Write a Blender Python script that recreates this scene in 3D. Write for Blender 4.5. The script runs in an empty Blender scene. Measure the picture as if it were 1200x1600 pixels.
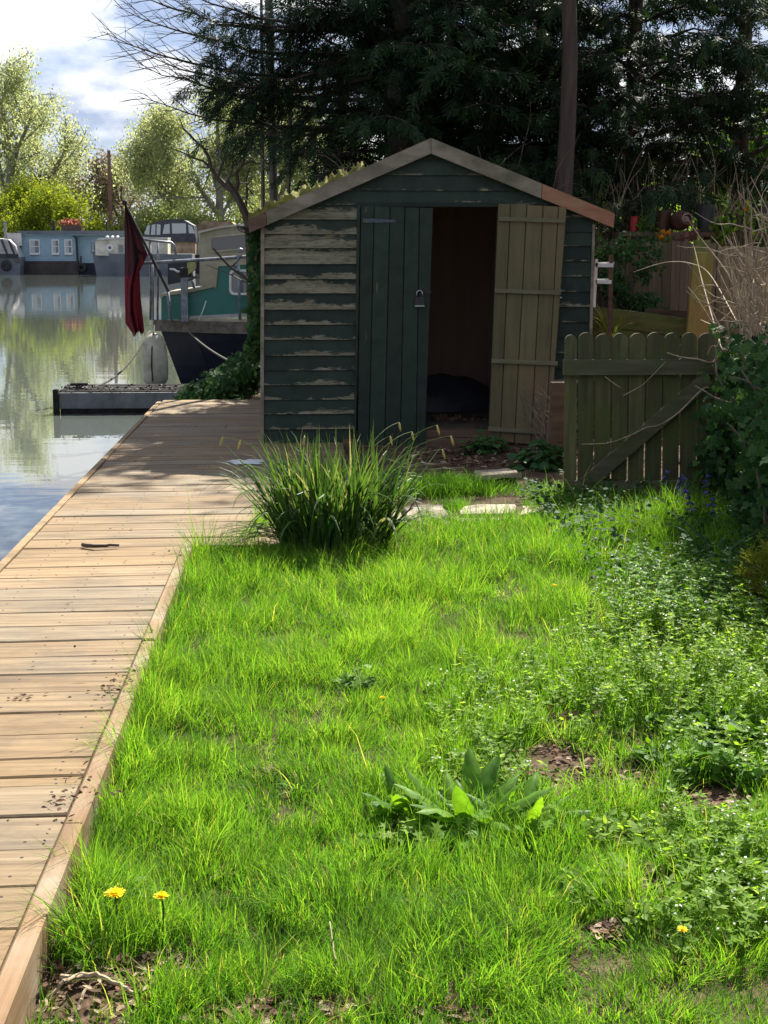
import bpy, math, random
import numpy as np
from mathutils import Vector, Matrix, Euler

random.seed(7)
RNG = np.random.default_rng(7)
R = math.radians
scene = bpy.context.scene
COL = scene.collection

# ------------------------------------------------------------------ camera
CAM_Z = 1.48
PITCH, YAW = 10.35, 2.74
FPX = 2300.0                       # focal length in photo pixels (1200 x 1600)
cam_data = bpy.data.cameras.new('camera')
cam_data.sensor_fit = 'VERTICAL'
cam_data.sensor_height = 36.0
cam_data.lens = 36.0 * FPX / 1600.0
cam_data.clip_start = 0.05
cam_data.clip_end = 2000.0
cam = bpy.data.objects.new('camera', cam_data)
COL.objects.link(cam)
cam.location = (0, 0, CAM_Z)
cam.rotation_euler = (R(90 - PITCH), 0, R(-YAW))
scene.camera = cam

# ------------------------------------------------------------------ light
SUN_EL, SUN_AZ = 48.0, 24.0        # azimuth clockwise from +Y (to the right, beyond the shed)
EXPOSURE = 1.58
SKY_STRENGTH = 0.10
sun_data = bpy.data.lights.new('sun', 'SUN')
sun_data.energy = 5.0
sun_data.angle = R(0.5)
sun_data.color = (1.0, 0.95, 0.86)
sun = bpy.data.objects.new('sun', sun_data)
COL.objects.link(sun)
to_sun = Vector((math.sin(R(SUN_AZ)) * math.cos(R(SUN_EL)), math.cos(R(SUN_AZ)) * math.cos(R(SUN_EL)), math.sin(R(SUN_EL))))
sun.rotation_euler = to_sun.to_track_quat('Z', 'Y').to_euler()
sun.location = (8, 12, 20)

world = bpy.data.worlds.new('World')
scene.world = world
world.use_nodes = True
wn, wl = world.node_tree.nodes, world.node_tree.links
wn.clear()
w_out = wn.new('ShaderNodeOutputWorld')
w_bg = wn.new('ShaderNodeBackground')
w_sky = wn.new('ShaderNodeTexSky')
w_sky.sky_type = 'NISHITA'
w_sky.sun_disc = False
w_sky.sun_elevation = R(SUN_EL)
w_sky.sun_rotation = R(SUN_AZ)
w_sky.air_density = 1.0
w_sky.dust_density = 0.6
w_sky.ozone_density = 1.6
w_tc = wn.new('ShaderNodeTexCoord')
w_map = wn.new('ShaderNodeMapping')
w_map.inputs['Scale'].default_value = (1.0, 1.0, 2.2)
w_map.inputs['Location'].default_value = (1.3, 0.2, 0.5)
wl.new(w_tc.outputs['Generated'], w_map.inputs['Vector'])
def w_noise(scale, detail, rough):
    n = wn.new('ShaderNodeTexNoise')
    n.inputs['Scale'].default_value = scale
    n.inputs['Detail'].default_value = detail
    n.inputs['Roughness'].default_value = rough
    wl.new(w_map.outputs['Vector'], n.inputs['Vector'])
    return n
def w_ramp(src, p0, p1):
    r = wn.new('ShaderNodeValToRGB')
    r.color_ramp.elements[0].position = p0
    r.color_ramp.elements[1].position = p1
    wl.new(src, r.inputs['Fac'])
    return r
veil = w_ramp(w_noise(5.0, 4.0, 0.5).outputs['Fac'], 0.30, 0.70)      # thin grey-lilac veil
puff = w_ramp(w_noise(9.0, 8.0, 0.52).outputs['Fac'], 0.49, 0.60)    # white puffs
w_m0 = wn.new('ShaderNodeMix'); w_m0.data_type = 'RGBA'
w_m0.inputs[7].default_value = (1.18, 1.44, 2.25, 1)
wl.new(w_sky.outputs['Color'], w_m0.inputs[6])
w_f = wn.new('ShaderNodeMath'); w_f.operation = 'MULTIPLY_ADD'
wl.new(veil.outputs['Color'], w_f.inputs[0]); w_f.inputs[1].default_value = 0.25; w_f.inputs[2].default_value = 0.72
wl.new(w_f.outputs[0], w_m0.inputs[0])
w_m1 = wn.new('ShaderNodeMix'); w_m1.data_type = 'RGBA'
w_m1.inputs[7].default_value = (4.0, 4.05, 4.2, 1)
wl.new(w_m0.outputs[2], w_m1.inputs[6])
wl.new(puff.outputs['Color'], w_m1.inputs[0])
wl.new(w_m1.outputs[2], w_bg.inputs['Color'])
w_bg.inputs['Strength'].default_value = SKY_STRENGTH
wl.new(w_bg.outputs[0], w_out.inputs['Surface'])

scene.view_settings.view_transform = 'Standard'
scene.view_settings.look = 'None'
scene.view_settings.gamma = 1.0
scene.view_settings.use_curve_mapping = False
scene.view_settings.exposure = EXPOSURE
scene.render.engine = 'CYCLES'
scene.cycles.use_denoising = True
scene.cycles.max_bounces = 8
scene.cycles.transparent_max_bounces = 8
scene.cycles.sample_clamp_indirect = 6.0

# ------------------------------------------------------------------ layout helpers: photo pixel -> point of the place
CM = Euler((R(90 - PITCH), 0, R(-YAW))).to_matrix()
def ray(px, py):
    return CM @ Vector(((px - 600) / FPX, (800 - py) / FPX, -1.0))
def P(px, py, Y):                   # on the vertical plane y = Y
    d = ray(px, py)
    return Vector((d.x * Y / d.y, Y, CAM_Z + d.z * Y / d.y))
def G(px, py, z=-0.1):              # on the level z
    d = ray(px, py)
    t = (z - CAM_Z) / d.z
    return Vector((d.x * t, d.y * t, z))

# ------------------------------------------------------------------ mesh helpers
class MB:
    """collects geometry in world coordinates; build() makes ONE mesh object"""
    def __init__(self):
        self.v, self.f, self.t, self.n = [], [], [], 0
    def add(self, verts, faces, tint=0.5):
        verts = np.asarray(verts, dtype=np.float64).reshape(-1, 3)
        if isinstance(faces, np.ndarray):
            self.f.append(faces + self.n)
        else:
            by = {}
            for f in faces:
                by.setdefault(len(f), []).append(f)
            for k in by:
                self.f.append(np.array(by[k], dtype=np.int64) + self.n)
        self.v.append(verts)
        self.t.append(np.broadcast_to(np.asarray(tint, dtype=np.float64), (len(verts),)))
        self.n += len(verts)
        return self
    def hexa(self, c, tint=0.5):    # 8 corners: bottom 4 (ccw from above), top 4
        return self.add([tuple(p) for p in c], [(0, 3, 2, 1), (4, 5, 6, 7), (0, 1, 5, 4), (1, 2, 6, 5), (2, 3, 7, 6), (3, 0, 4, 7)], tint)
    def box(self, lo, hi, tint=0.5):
        (a, b, c), (d, e, f) = lo, hi
        return self.hexa([(a, b, c), (d, b, c), (d, e, c), (a, e, c), (a, b, f), (d, b, f), (d, e, f), (a, e, f)], tint)
    def bevbox(self, lo, hi, b=0.004, tint=0.5):     # box with chamfered top edges
        (x0, y0, z0), (x1, y1, z1) = lo, hi
        v = [(x0, y0, z0), (x1, y0, z0), (x1, y1, z0), (x0, y1, z0), (x0, y0, z1 - b), (x1, y0, z1 - b), (x1, y1, z1 - b), (x0, y1, z1 - b),
             (x0 + b, y0 + b, z1), (x1 - b, y0 + b, z1), (x1 - b, y1 - b, z1), (x0 + b, y1 - b, z1)]
        f = [(0, 3, 2, 1), (8, 9, 10, 11)]
        for k in range(4):
            m = (k + 1) % 4
            f += [(k, m, 4 + m, 4 + k), (4 + k, 4 + m, 8 + m, 8 + k)]
        return self.add(v, f, tint)
    def beam(self, p0, p1, w, t, side=(0, 1, 0), tint=0.5):   # bar from p0 to p1, t along 'side', w across
        p0, p1 = Vector(p0), Vector(p1)
        d = (p1 - p0).normalized()
        s = Vector(side); s = (s - d * s.dot(d)).normalized()
        u = d.cross(s)
        a, b = s * (t / 2), u * (w / 2)
        return self.hexa([p0 - a - b, p0 + a - b, p0 + a + b, p0 - a + b, p1 - a - b, p1 + a - b, p1 + a + b, p1 - a + b], tint)
    def prism(self, poly, off, tint=0.5):   # planar polygon (3-d points) pushed by off
        n = len(poly)
        off = Vector(off)
        v = [tuple(p) for p in poly] + [tuple(Vector(p) + off) for p in poly]
        f = [tuple(range(n - 1, -1, -1)), tuple(range(n, 2 * n))] + [(k, (k + 1) % n, n + (k + 1) % n, n + k) for k in range(n)]
        return self.add(v, f, tint)
    def tube(self, pts, rad, n=6, tint=0.5, cap=True):
        p = np.array([tuple(q) for q in pts], dtype=np.float64)
        k = len(p)
        r = np.broadcast_to(np.asarray(rad, dtype=np.float64), (k,))
        t = np.gradient(p, axis=0)
        t /= np.linalg.norm(t, axis=1)[:, None] + 1e-12
        ref = np.array([0.0, 0.0, 1.0]) if abs(t[:, 2]).mean() < 0.8 else np.array([1.0, 0.0, 0.0])
        u = np.cross(t, ref); u /= np.linalg.norm(u, axis=1)[:, None] + 1e-12
        w = np.cross(t, u)
        a = np.arange(n) * 2 * math.pi / n
        ring = p[:, None, :] + r[:, None, None] * (np.cos(a)[None, :, None] * u[:, None, :] + np.sin(a)[None, :, None] * w[:, None, :])
        i = np.arange(k - 1)[:, None] * n; j = np.arange(n)[None, :]; j2 = (j + 1) % n
        q = np.stack([i + j, i + n + j, i + n + j2, i + j2], axis=-1).reshape(-1, 4)
        base = self.n
        self.add(ring.reshape(-1, 3), q, tint)
        if cap and n > 2:
            self.f.append(np.array([np.arange(n)[::-1] + base, np.arange(n) + base + (k - 1) * n]) if False else np.array([list(range(n))], dtype=np.int64) + base)
            self.f.append(np.array([list(range(n - 1, -1, -1))], dtype=np.int64) + base + (k - 1) * n)
        return self
    def lathe(self, c, prof, n=20, axis=(0, 0, 1), tint=0.5):   # prof: (radius, height) along axis
        ax = Vector(axis).normalized()
        u = ax.orthogonal().normalized(); w = ax.cross(u)
        c = Vector(c)
        v, f = [], []
        for r, h in prof:
            for k in range(n):
                a = 2 * math.pi * k / n
                v.append(c + ax * h + (u * math.cos(a) + w * math.sin(a)) * r)
        for i in range(len(prof) - 1):
            for k in range(n):
                m = (k + 1) % n
                f.append((i * n + k, i * n + m, (i + 1) * n + m, (i + 1) * n + k))
        return self.add([tuple(q) for q in v], f, tint)
    def leaves(self, tmpl, faces, pos, along, normal, size, tint=0.5):
        """copies of a small template (side, along, normal) at pos"""
        pos = np.asarray(pos, float); along = nrm(np.asarray(along, float))
        side = nrm(np.cross(along, np.asarray(normal, float)))
        nn = np.cross(side, along)
        fr = np.stack([side, along, nn], axis=1)
        T = np.asarray(tmpl, float)
        size = np.broadcast_to(np.asarray(size, float), (len(pos),))
        v = pos[:, None, :] + size[:, None, None] * np.einsum('kc,ncd->nkd', T, fr)
        k = len(T)
        tn = np.repeat(np.broadcast_to(np.asarray(tint, float), (len(pos),)), k)
        off = (np.arange(len(pos)) * k)[:, None, None]
        by = {}
        for f in faces: by.setdefault(len(f), []).append(f)
        base = self.n
        self.v.append(v.reshape(-1, 3)); self.t.append(tn); self.n += len(tn)
        for q in by.values():
            self.f.append((np.array(q)[None] + off).reshape(-1, len(q[0])) + base)
        return self
    def mesh(self, name, origin, smooth=False):
        v = np.concatenate(self.v) - np.array(tuple(origin))
        me = bpy.data.meshes.new(name)
        me.vertices.add(len(v)); me.vertices.foreach_set('co', v.astype(np.float32).ravel())
        loops = np.concatenate([f.ravel() for f in self.f])
        tot = np.concatenate([np.full(len(f), f.shape[1], dtype=np.int64) for f in self.f])
        st = np.concatenate([[0], np.cumsum(tot)[:-1]])
        me.loops.add(len(loops)); me.loops.foreach_set('vertex_index', loops.astype(np.int32))
        me.polygons.add(len(tot)); me.polygons.foreach_set('loop_start', st.astype(np.int32))
        me.polygons.foreach_set('use_smooth', np.full(len(tot), smooth, dtype=bool))
        at = me.attributes.new('tint', 'FLOAT', 'POINT')
        at.data.foreach_set('value', np.concatenate(self.t).astype(np.float32))
        me.update(calc_edges=True)
        return me
    def build(self, name, mat, parent=None, origin=None, smooth=False):
        allv = np.concatenate(self.v)
        lo, hi = allv.min(0), allv.max(0)
        if origin is None:
            origin = (lo + hi) / 2
            if parent is None: origin[2] = lo[2]
        origin = Vector(tuple(origin))
        me = self.mesh(name, origin, smooth)
        me.materials.append(mat)
        o = bpy.data.objects.new(name, me)
        COL.objects.link(o)
        WL[o.name] = origin.copy()
        if parent is not None:
            o.parent = parent
            o.location = origin - WL[parent.name]
        else:
            o.location = origin
        return o
WL = {}
def nrm(a):
    return a / (np.linalg.norm(a, axis=-1, keepdims=True) + 1e-12)
LABELS = {}
def tag(o, label=None, cat=None, group=None, kind=None):
    if label: o['label'] = label
    if cat: o['category'] = cat
    if group: o['group'] = group
    if kind: o['kind'] = kind
    return o
def fine(o): o['kind'] = 'stuff'; return o      # pieces too small to tell apart
def thing(name, loc, label, cat=None, group=None, kind=None):
    o = bpy.data.objects.new(name, None)
    o.empty_display_size = 0.1
    COL.objects.link(o)
    o.location = loc
    WL[o.name] = Vector(loc)
    return tag(o, label, cat, group, kind)

def clip_poly(poly, a, b, c):       # keep a*x + b*z <= c  (2-d)
    out = []
    for i in range(len(poly)):
        p, q = poly[i], poly[(i + 1) % len(poly)]
        dp, dq = a * p[0] + b * p[1] - c, a * q[0] + b * q[1] - c
        if dp <= 0: out.append(p)
        if (dp < 0 < dq) or (dq < 0 < dp):
            t = dp / (dp - dq)
            out.append((p[0] + (q[0] - p[0]) * t, p[1] + (q[1] - p[1]) * t))
    return out

_tab = np.random.default_rng(3).random((256, 256))
def vnoise(x, y, s=1.0, seed=0):
    x = np.asarray(x, float) * s + seed * 17.3; y = np.asarray(y, float) * s + seed * 7.7
    xi, yi = np.floor(x).astype(int), np.floor(y).astype(int)
    fx, fy = x - xi, y - yi
    fx = fx * fx * (3 - 2 * fx); fy = fy * fy * (3 - 2 * fy)
    g = lambda a, b: _tab[a % 256, b % 256]
    return (g(xi, yi) * (1 - fx) + g(xi + 1, yi) * fx) * (1 - fy) + (g(xi, yi + 1) * (1 - fx) + g(xi + 1, yi + 1) * fx) * fy
def fbm(x, y, s=1.0, seed=0):
    return (vnoise(x, y, s, seed) + 0.5 * vnoise(x, y, s * 2.1, seed + 1) + 0.25 * vnoise(x, y, s * 4.3, seed + 2)) / 1.75

# ------------------------------------------------------------------ materials
class NT:
    def __init__(self, name):
        self.m = bpy.data.materials.new(name)
        self.m.use_nodes = True
        self.t = self.m.node_tree
        self.t.nodes.clear()
        self.out = self.n('ShaderNodeOutputMaterial')
    def n(self, typ, **kw):
        o = self.t.nodes.new(typ)
        for k, v in kw.items(): setattr(o, k, v)
        return o
    def l(self, a, b): self.t.links.new(a, b)
    def pos(self, scale=(1, 1, 1), rand=False, obj=False):
        mp = self.n('ShaderNodeMapping')
        mp.inputs['Scale'].default_value = scale
        src = self.n('ShaderNodeTexCoord').outputs['Object'] if obj else self.n('ShaderNodeNewGeometry').outputs['Position']
        if rand:
            oi = self.n('ShaderNodeObjectInfo')
            ml = self.n('ShaderNodeMath', operation='MULTIPLY'); ml.inputs[1].default_value = 37.0
            self.l(oi.outputs['Random'], ml.inputs[0])
            va = self.n('ShaderNodeVectorMath', operation='ADD')
            self.l(src, va.inputs[0]); self.l(ml.outputs[0], va.inputs[1])
            src = va.outputs[0]
        self.l(src, mp.inputs['Vector'])
        return mp.outputs['Vector']
    def noise(self, vec, scale=1.0, detail=5.0, rough=0.6):
        o = self.n('ShaderNodeTexNoise')
        o.inputs['Scale'].default_value = scale; o.inputs['Detail'].default_value = detail; o.inputs['Roughness'].default_value = rough
        self.l(vec, o.inputs['Vector'])
        return o.outputs['Fac']
    def ramp(self, fac, stops):
        o = self.n('ShaderNodeValToRGB')
        e = o.color_ramp.elements
        while len(e) < len(stops): e.new(0.5)
        for k, (p, c) in enumerate(stops):
            e[k].position = p
            e[k].color = (c, c, c, 1) if not hasattr(c, '__len__') else (*c[:3], 1)
        self.l(fac, o.inputs['Fac'])
        return o.outputs['Color']
    def math(self, op, a, b=None, c=None):
        o = self.n('ShaderNodeMath', operation=op)
        for k, x in enumerate((a, b, c)):
            if x is None: continue
            if isinstance(x, (int, float)): o.inputs[k].default_value = x
            else: self.l(x, o.inputs[k])
        return o.outputs[0]
    def mix(self, fac, a, b, blend='MIX'):
        o = self.n('ShaderNodeMix', data_type='RGBA', blend_type=blend)
        for k, x in ((0, fac), (6, a), (7, b)):
            if isinstance(x, (int, float)): o.inputs[k].default_value = x
            elif isinstance(x, tuple): o.inputs[k].default_value = (*x[:3], 1)
            else: self.l(x, o.inputs[k])
        return o.outputs[2]
    def hsv(self, col, h=0.5, s=1.0, v=1.0):
        o = self.n('ShaderNodeHueSaturation')
        for k, x in (('Hue', h), ('Saturation', s), ('Value', v)):
            if isinstance(x, (int, float)): o.inputs[k].default_value = x
            else: self.l(x, o.inputs[k])
        self.l(col, o.inputs['Color'])
        return o.outputs['Color']
    def bump(self, h, strength=0.3, dist=0.01):
        o = self.n('ShaderNodeBump')
        o.inputs['Strength'].default_value = strength; o.inputs['Distance'].default_value = dist
        self.l(h, o.inputs['Height'])
        return o.outputs['Normal']
    def rnd(self):
        return self.n('ShaderNodeObjectInfo').outputs['Random']
    def tint(self):
        o = self.n('ShaderNodeAttribute', attribute_name='tint')
        return o.outputs['Fac']
    def objcol(self):
        o = self.n('ShaderNodeObjectInfo')
        s = self.n('ShaderNodeSeparateColor')
        self.l(o.outputs['Color'], s.inputs[0])
        return s.outputs
    def bsdf(self, col, rough=0.6, spec=0.4, metal=0.0, normal=None, **kw):
        o = self.n('ShaderNodeBsdfPrincipled')
        for k, x in (('Base Color', col), ('Roughness', rough), ('Specular IOR Level', spec), ('Metallic', metal)):
            if isinstance(x, (int, float)): o.inputs[k].default_value = x
            elif isinstance(x, tuple): o.inputs[k].default_value = (*x[:3], 1)
            else: self.l(x, o.inputs[k])
        for k, x in kw.items(): o.inputs[k].default_value = x
        if normal is not None: self.l(normal, o.inputs['Normal'])
        return o.outputs[0]
    def done(self, sh):
        self.l(sh, self.out.inputs['Surface'])
        return self.m

def wood_mat(name, stops, grain, rough=0.75, bump=0.35, var=0.25, spec=0.25, stain=None, stain_scale=2.0, obj=False):
    t = NT(name)
    v = t.pos(grain, rand=True, obj=obj)
    g = t.noise(v, 1.0, 7.0, 0.62)
    col = t.ramp(g, stops)
    if stain:
        s = t.ramp(t.noise(t.pos((1, 1, 1), rand=False), stain_scale, 5.0, 0.6), [(0.45, 0.0), (0.68, 1.0)])
        col = t.mix(s, col, stain)
    val = t.math('MULTIPLY_ADD', t.rnd(), var * 2, 1.0 - var)
    col = t.hsv(col, v=val)
    fine = t.noise(t.pos(tuple(s * 3 for s in grain), rand=True, obj=obj), 1.0, 4.0, 0.6)
    return t.done(t.bsdf(col, rough, spec, normal=t.bump(t.math('ADD', g, fine), bump, 0.004)))
def plain_mat(name, a, b, scale=8.0, rough=0.5, spec=0.4, metal=0.0, bump=0.15, lo=0.35, hi=0.68, dist=0.004):
    t = NT(name)
    n = t.noise(t.pos(), scale, 6.0, 0.62)
    return t.done(t.bsdf(t.ramp(n, [(lo, a), (hi, b)]), rough, spec, metal, normal=t.bump(n, bump, dist)))
def leaf_mat(name, a, b, trans=0.4, tcol=None, rough=0.55, spec=0.16, c=None):
    t = NT(name)
    stops = [(0.0, a), (1.0, b)] if c is None else [(0.0, a), (0.62, b), (1.0, c)]
    col = t.ramp(t.tint(), stops)
    col = t.hsv(col, v=t.ramp(t.noise(t.pos(), 45.0, 3.0, 0.6), [(0.3, 0.72), (0.7, 1.2)]))
    tr = t.n('ShaderNodeBsdfTranslucent')
    gain = t.mix(1.0, col, tcol or (1.5, 1.45, 0.7), 'MULTIPLY')
    t.l(gain, tr.inputs['Color'])
    mx = t.n('ShaderNodeMixShader'); mx.inputs[0].default_value = trans
    t.l(t.bsdf(col, rough, spec), mx.inputs[1]); t.l(tr.outputs[0], mx.inputs[2])
    return t.done(mx.outputs[0])
def glass_mat(name, tint=(0.02, 0.025, 0.03), rough=0.05):
    t = NT(name)
    return t.done(t.bsdf(tint, rough, 0.7))

M = {}
t = NT('deck_wood')
gr = t.noise(t.pos((1.3, 30, 30), rand=True), 1.0, 8.0, 0.66)
warm = t.ramp(gr, [(0.28, (0.100, 0.060, 0.027)), (0.5, (0.205, 0.134, 0.064)), (0.74, (0.290, 0.206, 0.110))])
grey = t.ramp(gr, [(0.28, (0.075, 0.056, 0.035)), (0.5, (0.156, 0.120, 0.076)), (0.74, (0.240, 0.193, 0.128))])
mixf = t.math('SUBTRACT', t.math('ADD', t.math('MULTIPLY', t.noise(t.pos((1.6, 1.6, 1)), 1.0, 5.0, 0.65), 1.1), t.math('MULTIPLY_ADD', t.rnd(), 0.6, -0.12)), t.objcol()[0])
col = t.mix(t.ramp(mixf, [(0.25, 0.0), (0.75, 1.0)]), warm, grey)
blot = t.ramp(t.noise(t.pos((2.2, 5.0, 1), rand=True), 1.0, 6.0, 0.7), [(0.50, 0.0), (0.74, 0.8)])
col = t.mix(blot, col, (0.070, 0.054, 0.036))
knot = t.n('ShaderNodeTexVoronoi'); knot.inputs['Scale'].default_value = 1.0; t.l(t.pos((2.3, 7.0, 1), rand=True), knot.inputs['Vector'])
col = t.mix(t.ramp(knot.outputs['Distance'], [(0.03, 0.8), (0.09, 0.0)]), col, (0.075, 0.038, 0.018))
col = t.hsv(col, v=t.math('MULTIPLY_ADD', t.rnd(), 0.34, 0.83))
fin = t.noise(t.pos((4, 90, 90), rand=True), 1.0, 4.0, 0.6)
M['deck'] = t.done(t.bsdf(col, 0.75, 0.22, normal=t.bump(t.math('ADD', gr, fin), 0.45, 0.004)))
M['kerb'] = wood_mat('kerb_wood', [(0.25, (0.095, 0.055, 0.027)), (0.5, (0.18, 0.108, 0.052)), (0.8, (0.25, 0.16, 0.083))], (26, 1.2, 26), var=0.08, stain=(0.25, 0.19, 0.13), stain_scale=3.0)
M['barge'] = wood_mat('weathered_bargeboard', [(0.25, (0.09, 0.075, 0.055)), (0.5, (0.21, 0.175, 0.13)), (0.8, (0.33, 0.28, 0.215))], (3, 30, 12), var=0.06, stain=(0.10, 0.095, 0.06), stain_scale=3.5)
M['barge_fresh'] = wood_mat('orange_bargeboard', [(0.25, (0.15, 0.068, 0.036)), (0.5, (0.27, 0.125, 0.068)), (0.8, (0.33, 0.185, 0.11))], (3, 30, 12), var=0.05, stain=(0.24, 0.17, 0.11), stain_scale=4)
M['inner'] = wood_mat('olive_door_wood', [(0.25, (0.062, 0.058, 0.030)), (0.5, (0.100, 0.088, 0.044)), (0.8, (0.145, 0.122, 0.064))], (22, 22, 1.4), var=0.14, stain=(0.135, 0.095, 0.050), stain_scale=2.4)
M['ledge'] = wood_mat('door_ledge_wood', [(0.25, (0.085, 0.08, 0.045)), (0.7, (0.16, 0.145, 0.085))], (1.5, 22, 22), var=0.1)
M['gate'] = wood_mat('mossy_gate_wood', [(0.25, (0.032, 0.032, 0.017)), (0.5, (0.072, 0.068, 0.030)), (0.8, (0.14, 0.13, 0.06))], (24, 24, 1.8), var=0.18, stain=(0.070, 0.088, 0.022), stain_scale=4.5)
M['gate_rail'] = wood_mat('gate_rail_wood', [(0.25, (0.05, 0.043, 0.026)), (0.5, (0.09, 0.08, 0.048)), (0.8, (0.15, 0.135, 0.085))], (2, 22, 22), var=0.1, stain=(0.065, 0.075, 0.03), stain_scale=5)
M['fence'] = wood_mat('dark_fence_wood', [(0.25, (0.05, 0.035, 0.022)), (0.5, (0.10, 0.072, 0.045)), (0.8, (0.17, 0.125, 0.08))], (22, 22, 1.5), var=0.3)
M['fence_lit'] = wood_mat('sunlit_pale_fence_wood', [(0.25, (0.19, 0.135, 0.075)), (0.5, (0.30, 0.22, 0.125)), (0.8, (0.40, 0.31, 0.19))], (22, 22, 1.5), var=0.2)  # light brown boards, with the sunlit brightness put into the colour
M['olive_board'] = wood_mat('yellow_green_board', [(0.3, (0.17, 0.135, 0.03)), (0.7, (0.28, 0.22, 0.05))], (18, 18, 1.5), var=0.03, stain=(0.30, 0.16, 0.05), stain_scale=3.0)
M['sleeper'] = wood_mat('mossy_sleeper', [(0.3, (0.07, 0.06, 0.02)), (0.7, (0.17, 0.15, 0.05))], (2, 20, 20), var=0.08, stain=(0.11, 0.14, 0.03), stain_scale=5)
M['brown_wood'] = wood_mat('brown_timber', [(0.3, (0.07, 0.042, 0.027)), (0.7, (0.15, 0.09, 0.058))], (2, 20, 20), var=0.1)
M['rotten'] = wood_mat('rotten_board', [(0.3, (0.09, 0.06, 0.035)), (0.7, (0.22, 0.155, 0.09))], (2, 20, 20), var=0.15)
M['ply'] = wood_mat('brown_plywood', [(0.3, (0.27, 0.155, 0.105)), (0.7, (0.36, 0.215, 0.15))], (9, 9, 1.0), var=0.05, bump=0.1)
M['dark_floor'] = plain_mat('dark_shed_floor', (0.025, 0.02, 0.016), (0.09, 0.06, 0.042), 6, 0.85)
M['felt'] = plain_mat('roof_felt', (0.02, 0.02, 0.02), (0.05, 0.05, 0.045), 40, 0.9)
M['bark'] = wood_mat('tree_bark', [(0.3, (0.035, 0.026, 0.019)), (0.7, (0.10, 0.075, 0.055))], (14, 14, 2.5), var=0.2, bump=0.8)
M['bark_red'] = wood_mat('brown_conifer_bark', [(0.25, (0.036, 0.026, 0.019)), (0.75, (0.095, 0.066, 0.050))], (22, 22, 2.0), var=0.08, bump=0.9)
M['bark_grey'] = wood_mat('grey_bark', [(0.3, (0.075, 0.07, 0.055)), (0.7, (0.20, 0.185, 0.15))], (14, 14, 4), var=0.2, bump=0.7)
M['far_bark'] = plain_mat('far_bark', (0.13, 0.118, 0.09), (0.25, 0.225, 0.17), 1.5, 0.9)
M['far_bark_dark'] = plain_mat('far_bark_dark', (0.06, 0.045, 0.04), (0.13, 0.10, 0.09), 1.5, 0.9)
M['dead_twig'] = plain_mat('pale_dead_twig', (0.20, 0.14, 0.085), (0.43, 0.34, 0.23), 9, 0.8)
M['dead_brown'] = plain_mat('brown_dead_twig', (0.10, 0.06, 0.04), (0.22, 0.14, 0.10), 9, 0.8)
M['vine'] = plain_mat('ivy_stem', (0.06, 0.045, 0.03), (0.15, 0.115, 0.08), 12, 0.85)
M['stone'] = plain_mat('sandstone_slab', (0.20, 0.155, 0.11), (0.42, 0.34, 0.25), 6, 0.85, bump=0.5, dist=0.01)
M['white_metal'] = plain_mat('white_painted_metal', (0.55, 0.55, 0.53), (0.78, 0.78, 0.75), 14, 0.5)
M['grey_metal'] = plain_mat('galvanised_metal', (0.12, 0.13, 0.145), (0.26, 0.275, 0.30), 14, 0.45, metal=0.3)
M['iron'] = plain_mat('dark_iron', (0.018, 0.018, 0.02), (0.06, 0.05, 0.045), 20, 0.7, 0.2, metal=0.1)
M['hinge'] = plain_mat('painted_hinge', (0.035, 0.045, 0.055), (0.08, 0.09, 0.11), 40, 0.6)
M['brass'] = plain_mat('padlock_body', (0.018, 0.018, 0.018), (0.045, 0.042, 0.038), 60, 0.5, 0.3, metal=0.1)
M['steel'] = plain_mat('shackle_steel', (0.28, 0.29, 0.30), (0.42, 0.43, 0.44), 40, 0.3, metal=0.8)
M['rope'] = plain_mat('old_rope', (0.035, 0.032, 0.026), (0.085, 0.08, 0.062), 60, 0.9)
M['fender'] = plain_mat('grubby_white_fender', (0.26, 0.235, 0.16), (0.50, 0.475, 0.37), 5, 0.55)
M['navy'] = plain_mat('navy_hull_paint', (0.004, 0.006, 0.014), (0.010, 0.013, 0.025), 5, 0.45, 0.25)
M['teal'] = plain_mat('teal_cabin_paint', (0.005, 0.115, 0.088), (0.009, 0.16, 0.125), 3, 0.35, 0.5, bump=0.05)
M['cream'] = plain_mat('cream_cabin_paint', (0.30, 0.27, 0.18), (0.43, 0.39, 0.28), 6, 0.5)
M['strake'] = plain_mat('grey_brown_strake', (0.075, 0.06, 0.045), (0.18, 0.155, 0.12), 9, 0.75)
M['glass'] = glass_mat('dark_window_glass')
M['pane_pale'] = glass_mat('pale_window_glass', (0.32, 0.34, 0.35), 0.2)
M['curtain'] = glass_mat('window_grey', (0.10, 0.105, 0.11), 0.12)
M['hb_blue'] = plain_mat('pale_blue_boards', (0.20, 0.305, 0.375), (0.265, 0.385, 0.455), 1.5, 0.5, bump=0.03)
M['hb_dark'] = plain_mat('brown_black_hull', (0.022, 0.018, 0.016), (0.07, 0.055, 0.047), 1.2, 0.7)
M['grey_hull'] = plain_mat('grey_barge_hull', (0.09, 0.10, 0.115), (0.15, 0.16, 0.175), 1.0, 0.55)
M['barge_white'] = plain_mat('stained_white_cabin', (0.40, 0.36, 0.27), (0.70, 0.67, 0.58), 1.5, 0.55)
M['canvas'] = plain_mat('black_canvas', (0.018, 0.019, 0.026), (0.045, 0.046, 0.06), 3, 0.55)
M['tarp'] = plain_mat('pale_grey_tarp', (0.32, 0.31, 0.29), (0.55, 0.53, 0.50), 2, 0.6)
M['rust_wood'] = plain_mat('stained_brown_panel', (0.14, 0.085, 0.045), (0.34, 0.25, 0.155), 2.0, 0.7)
M['red_brick'] = plain_mat('orange_red_tiles', (0.30, 0.08, 0.04), (0.45, 0.16, 0.08), 5, 0.8)
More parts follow.
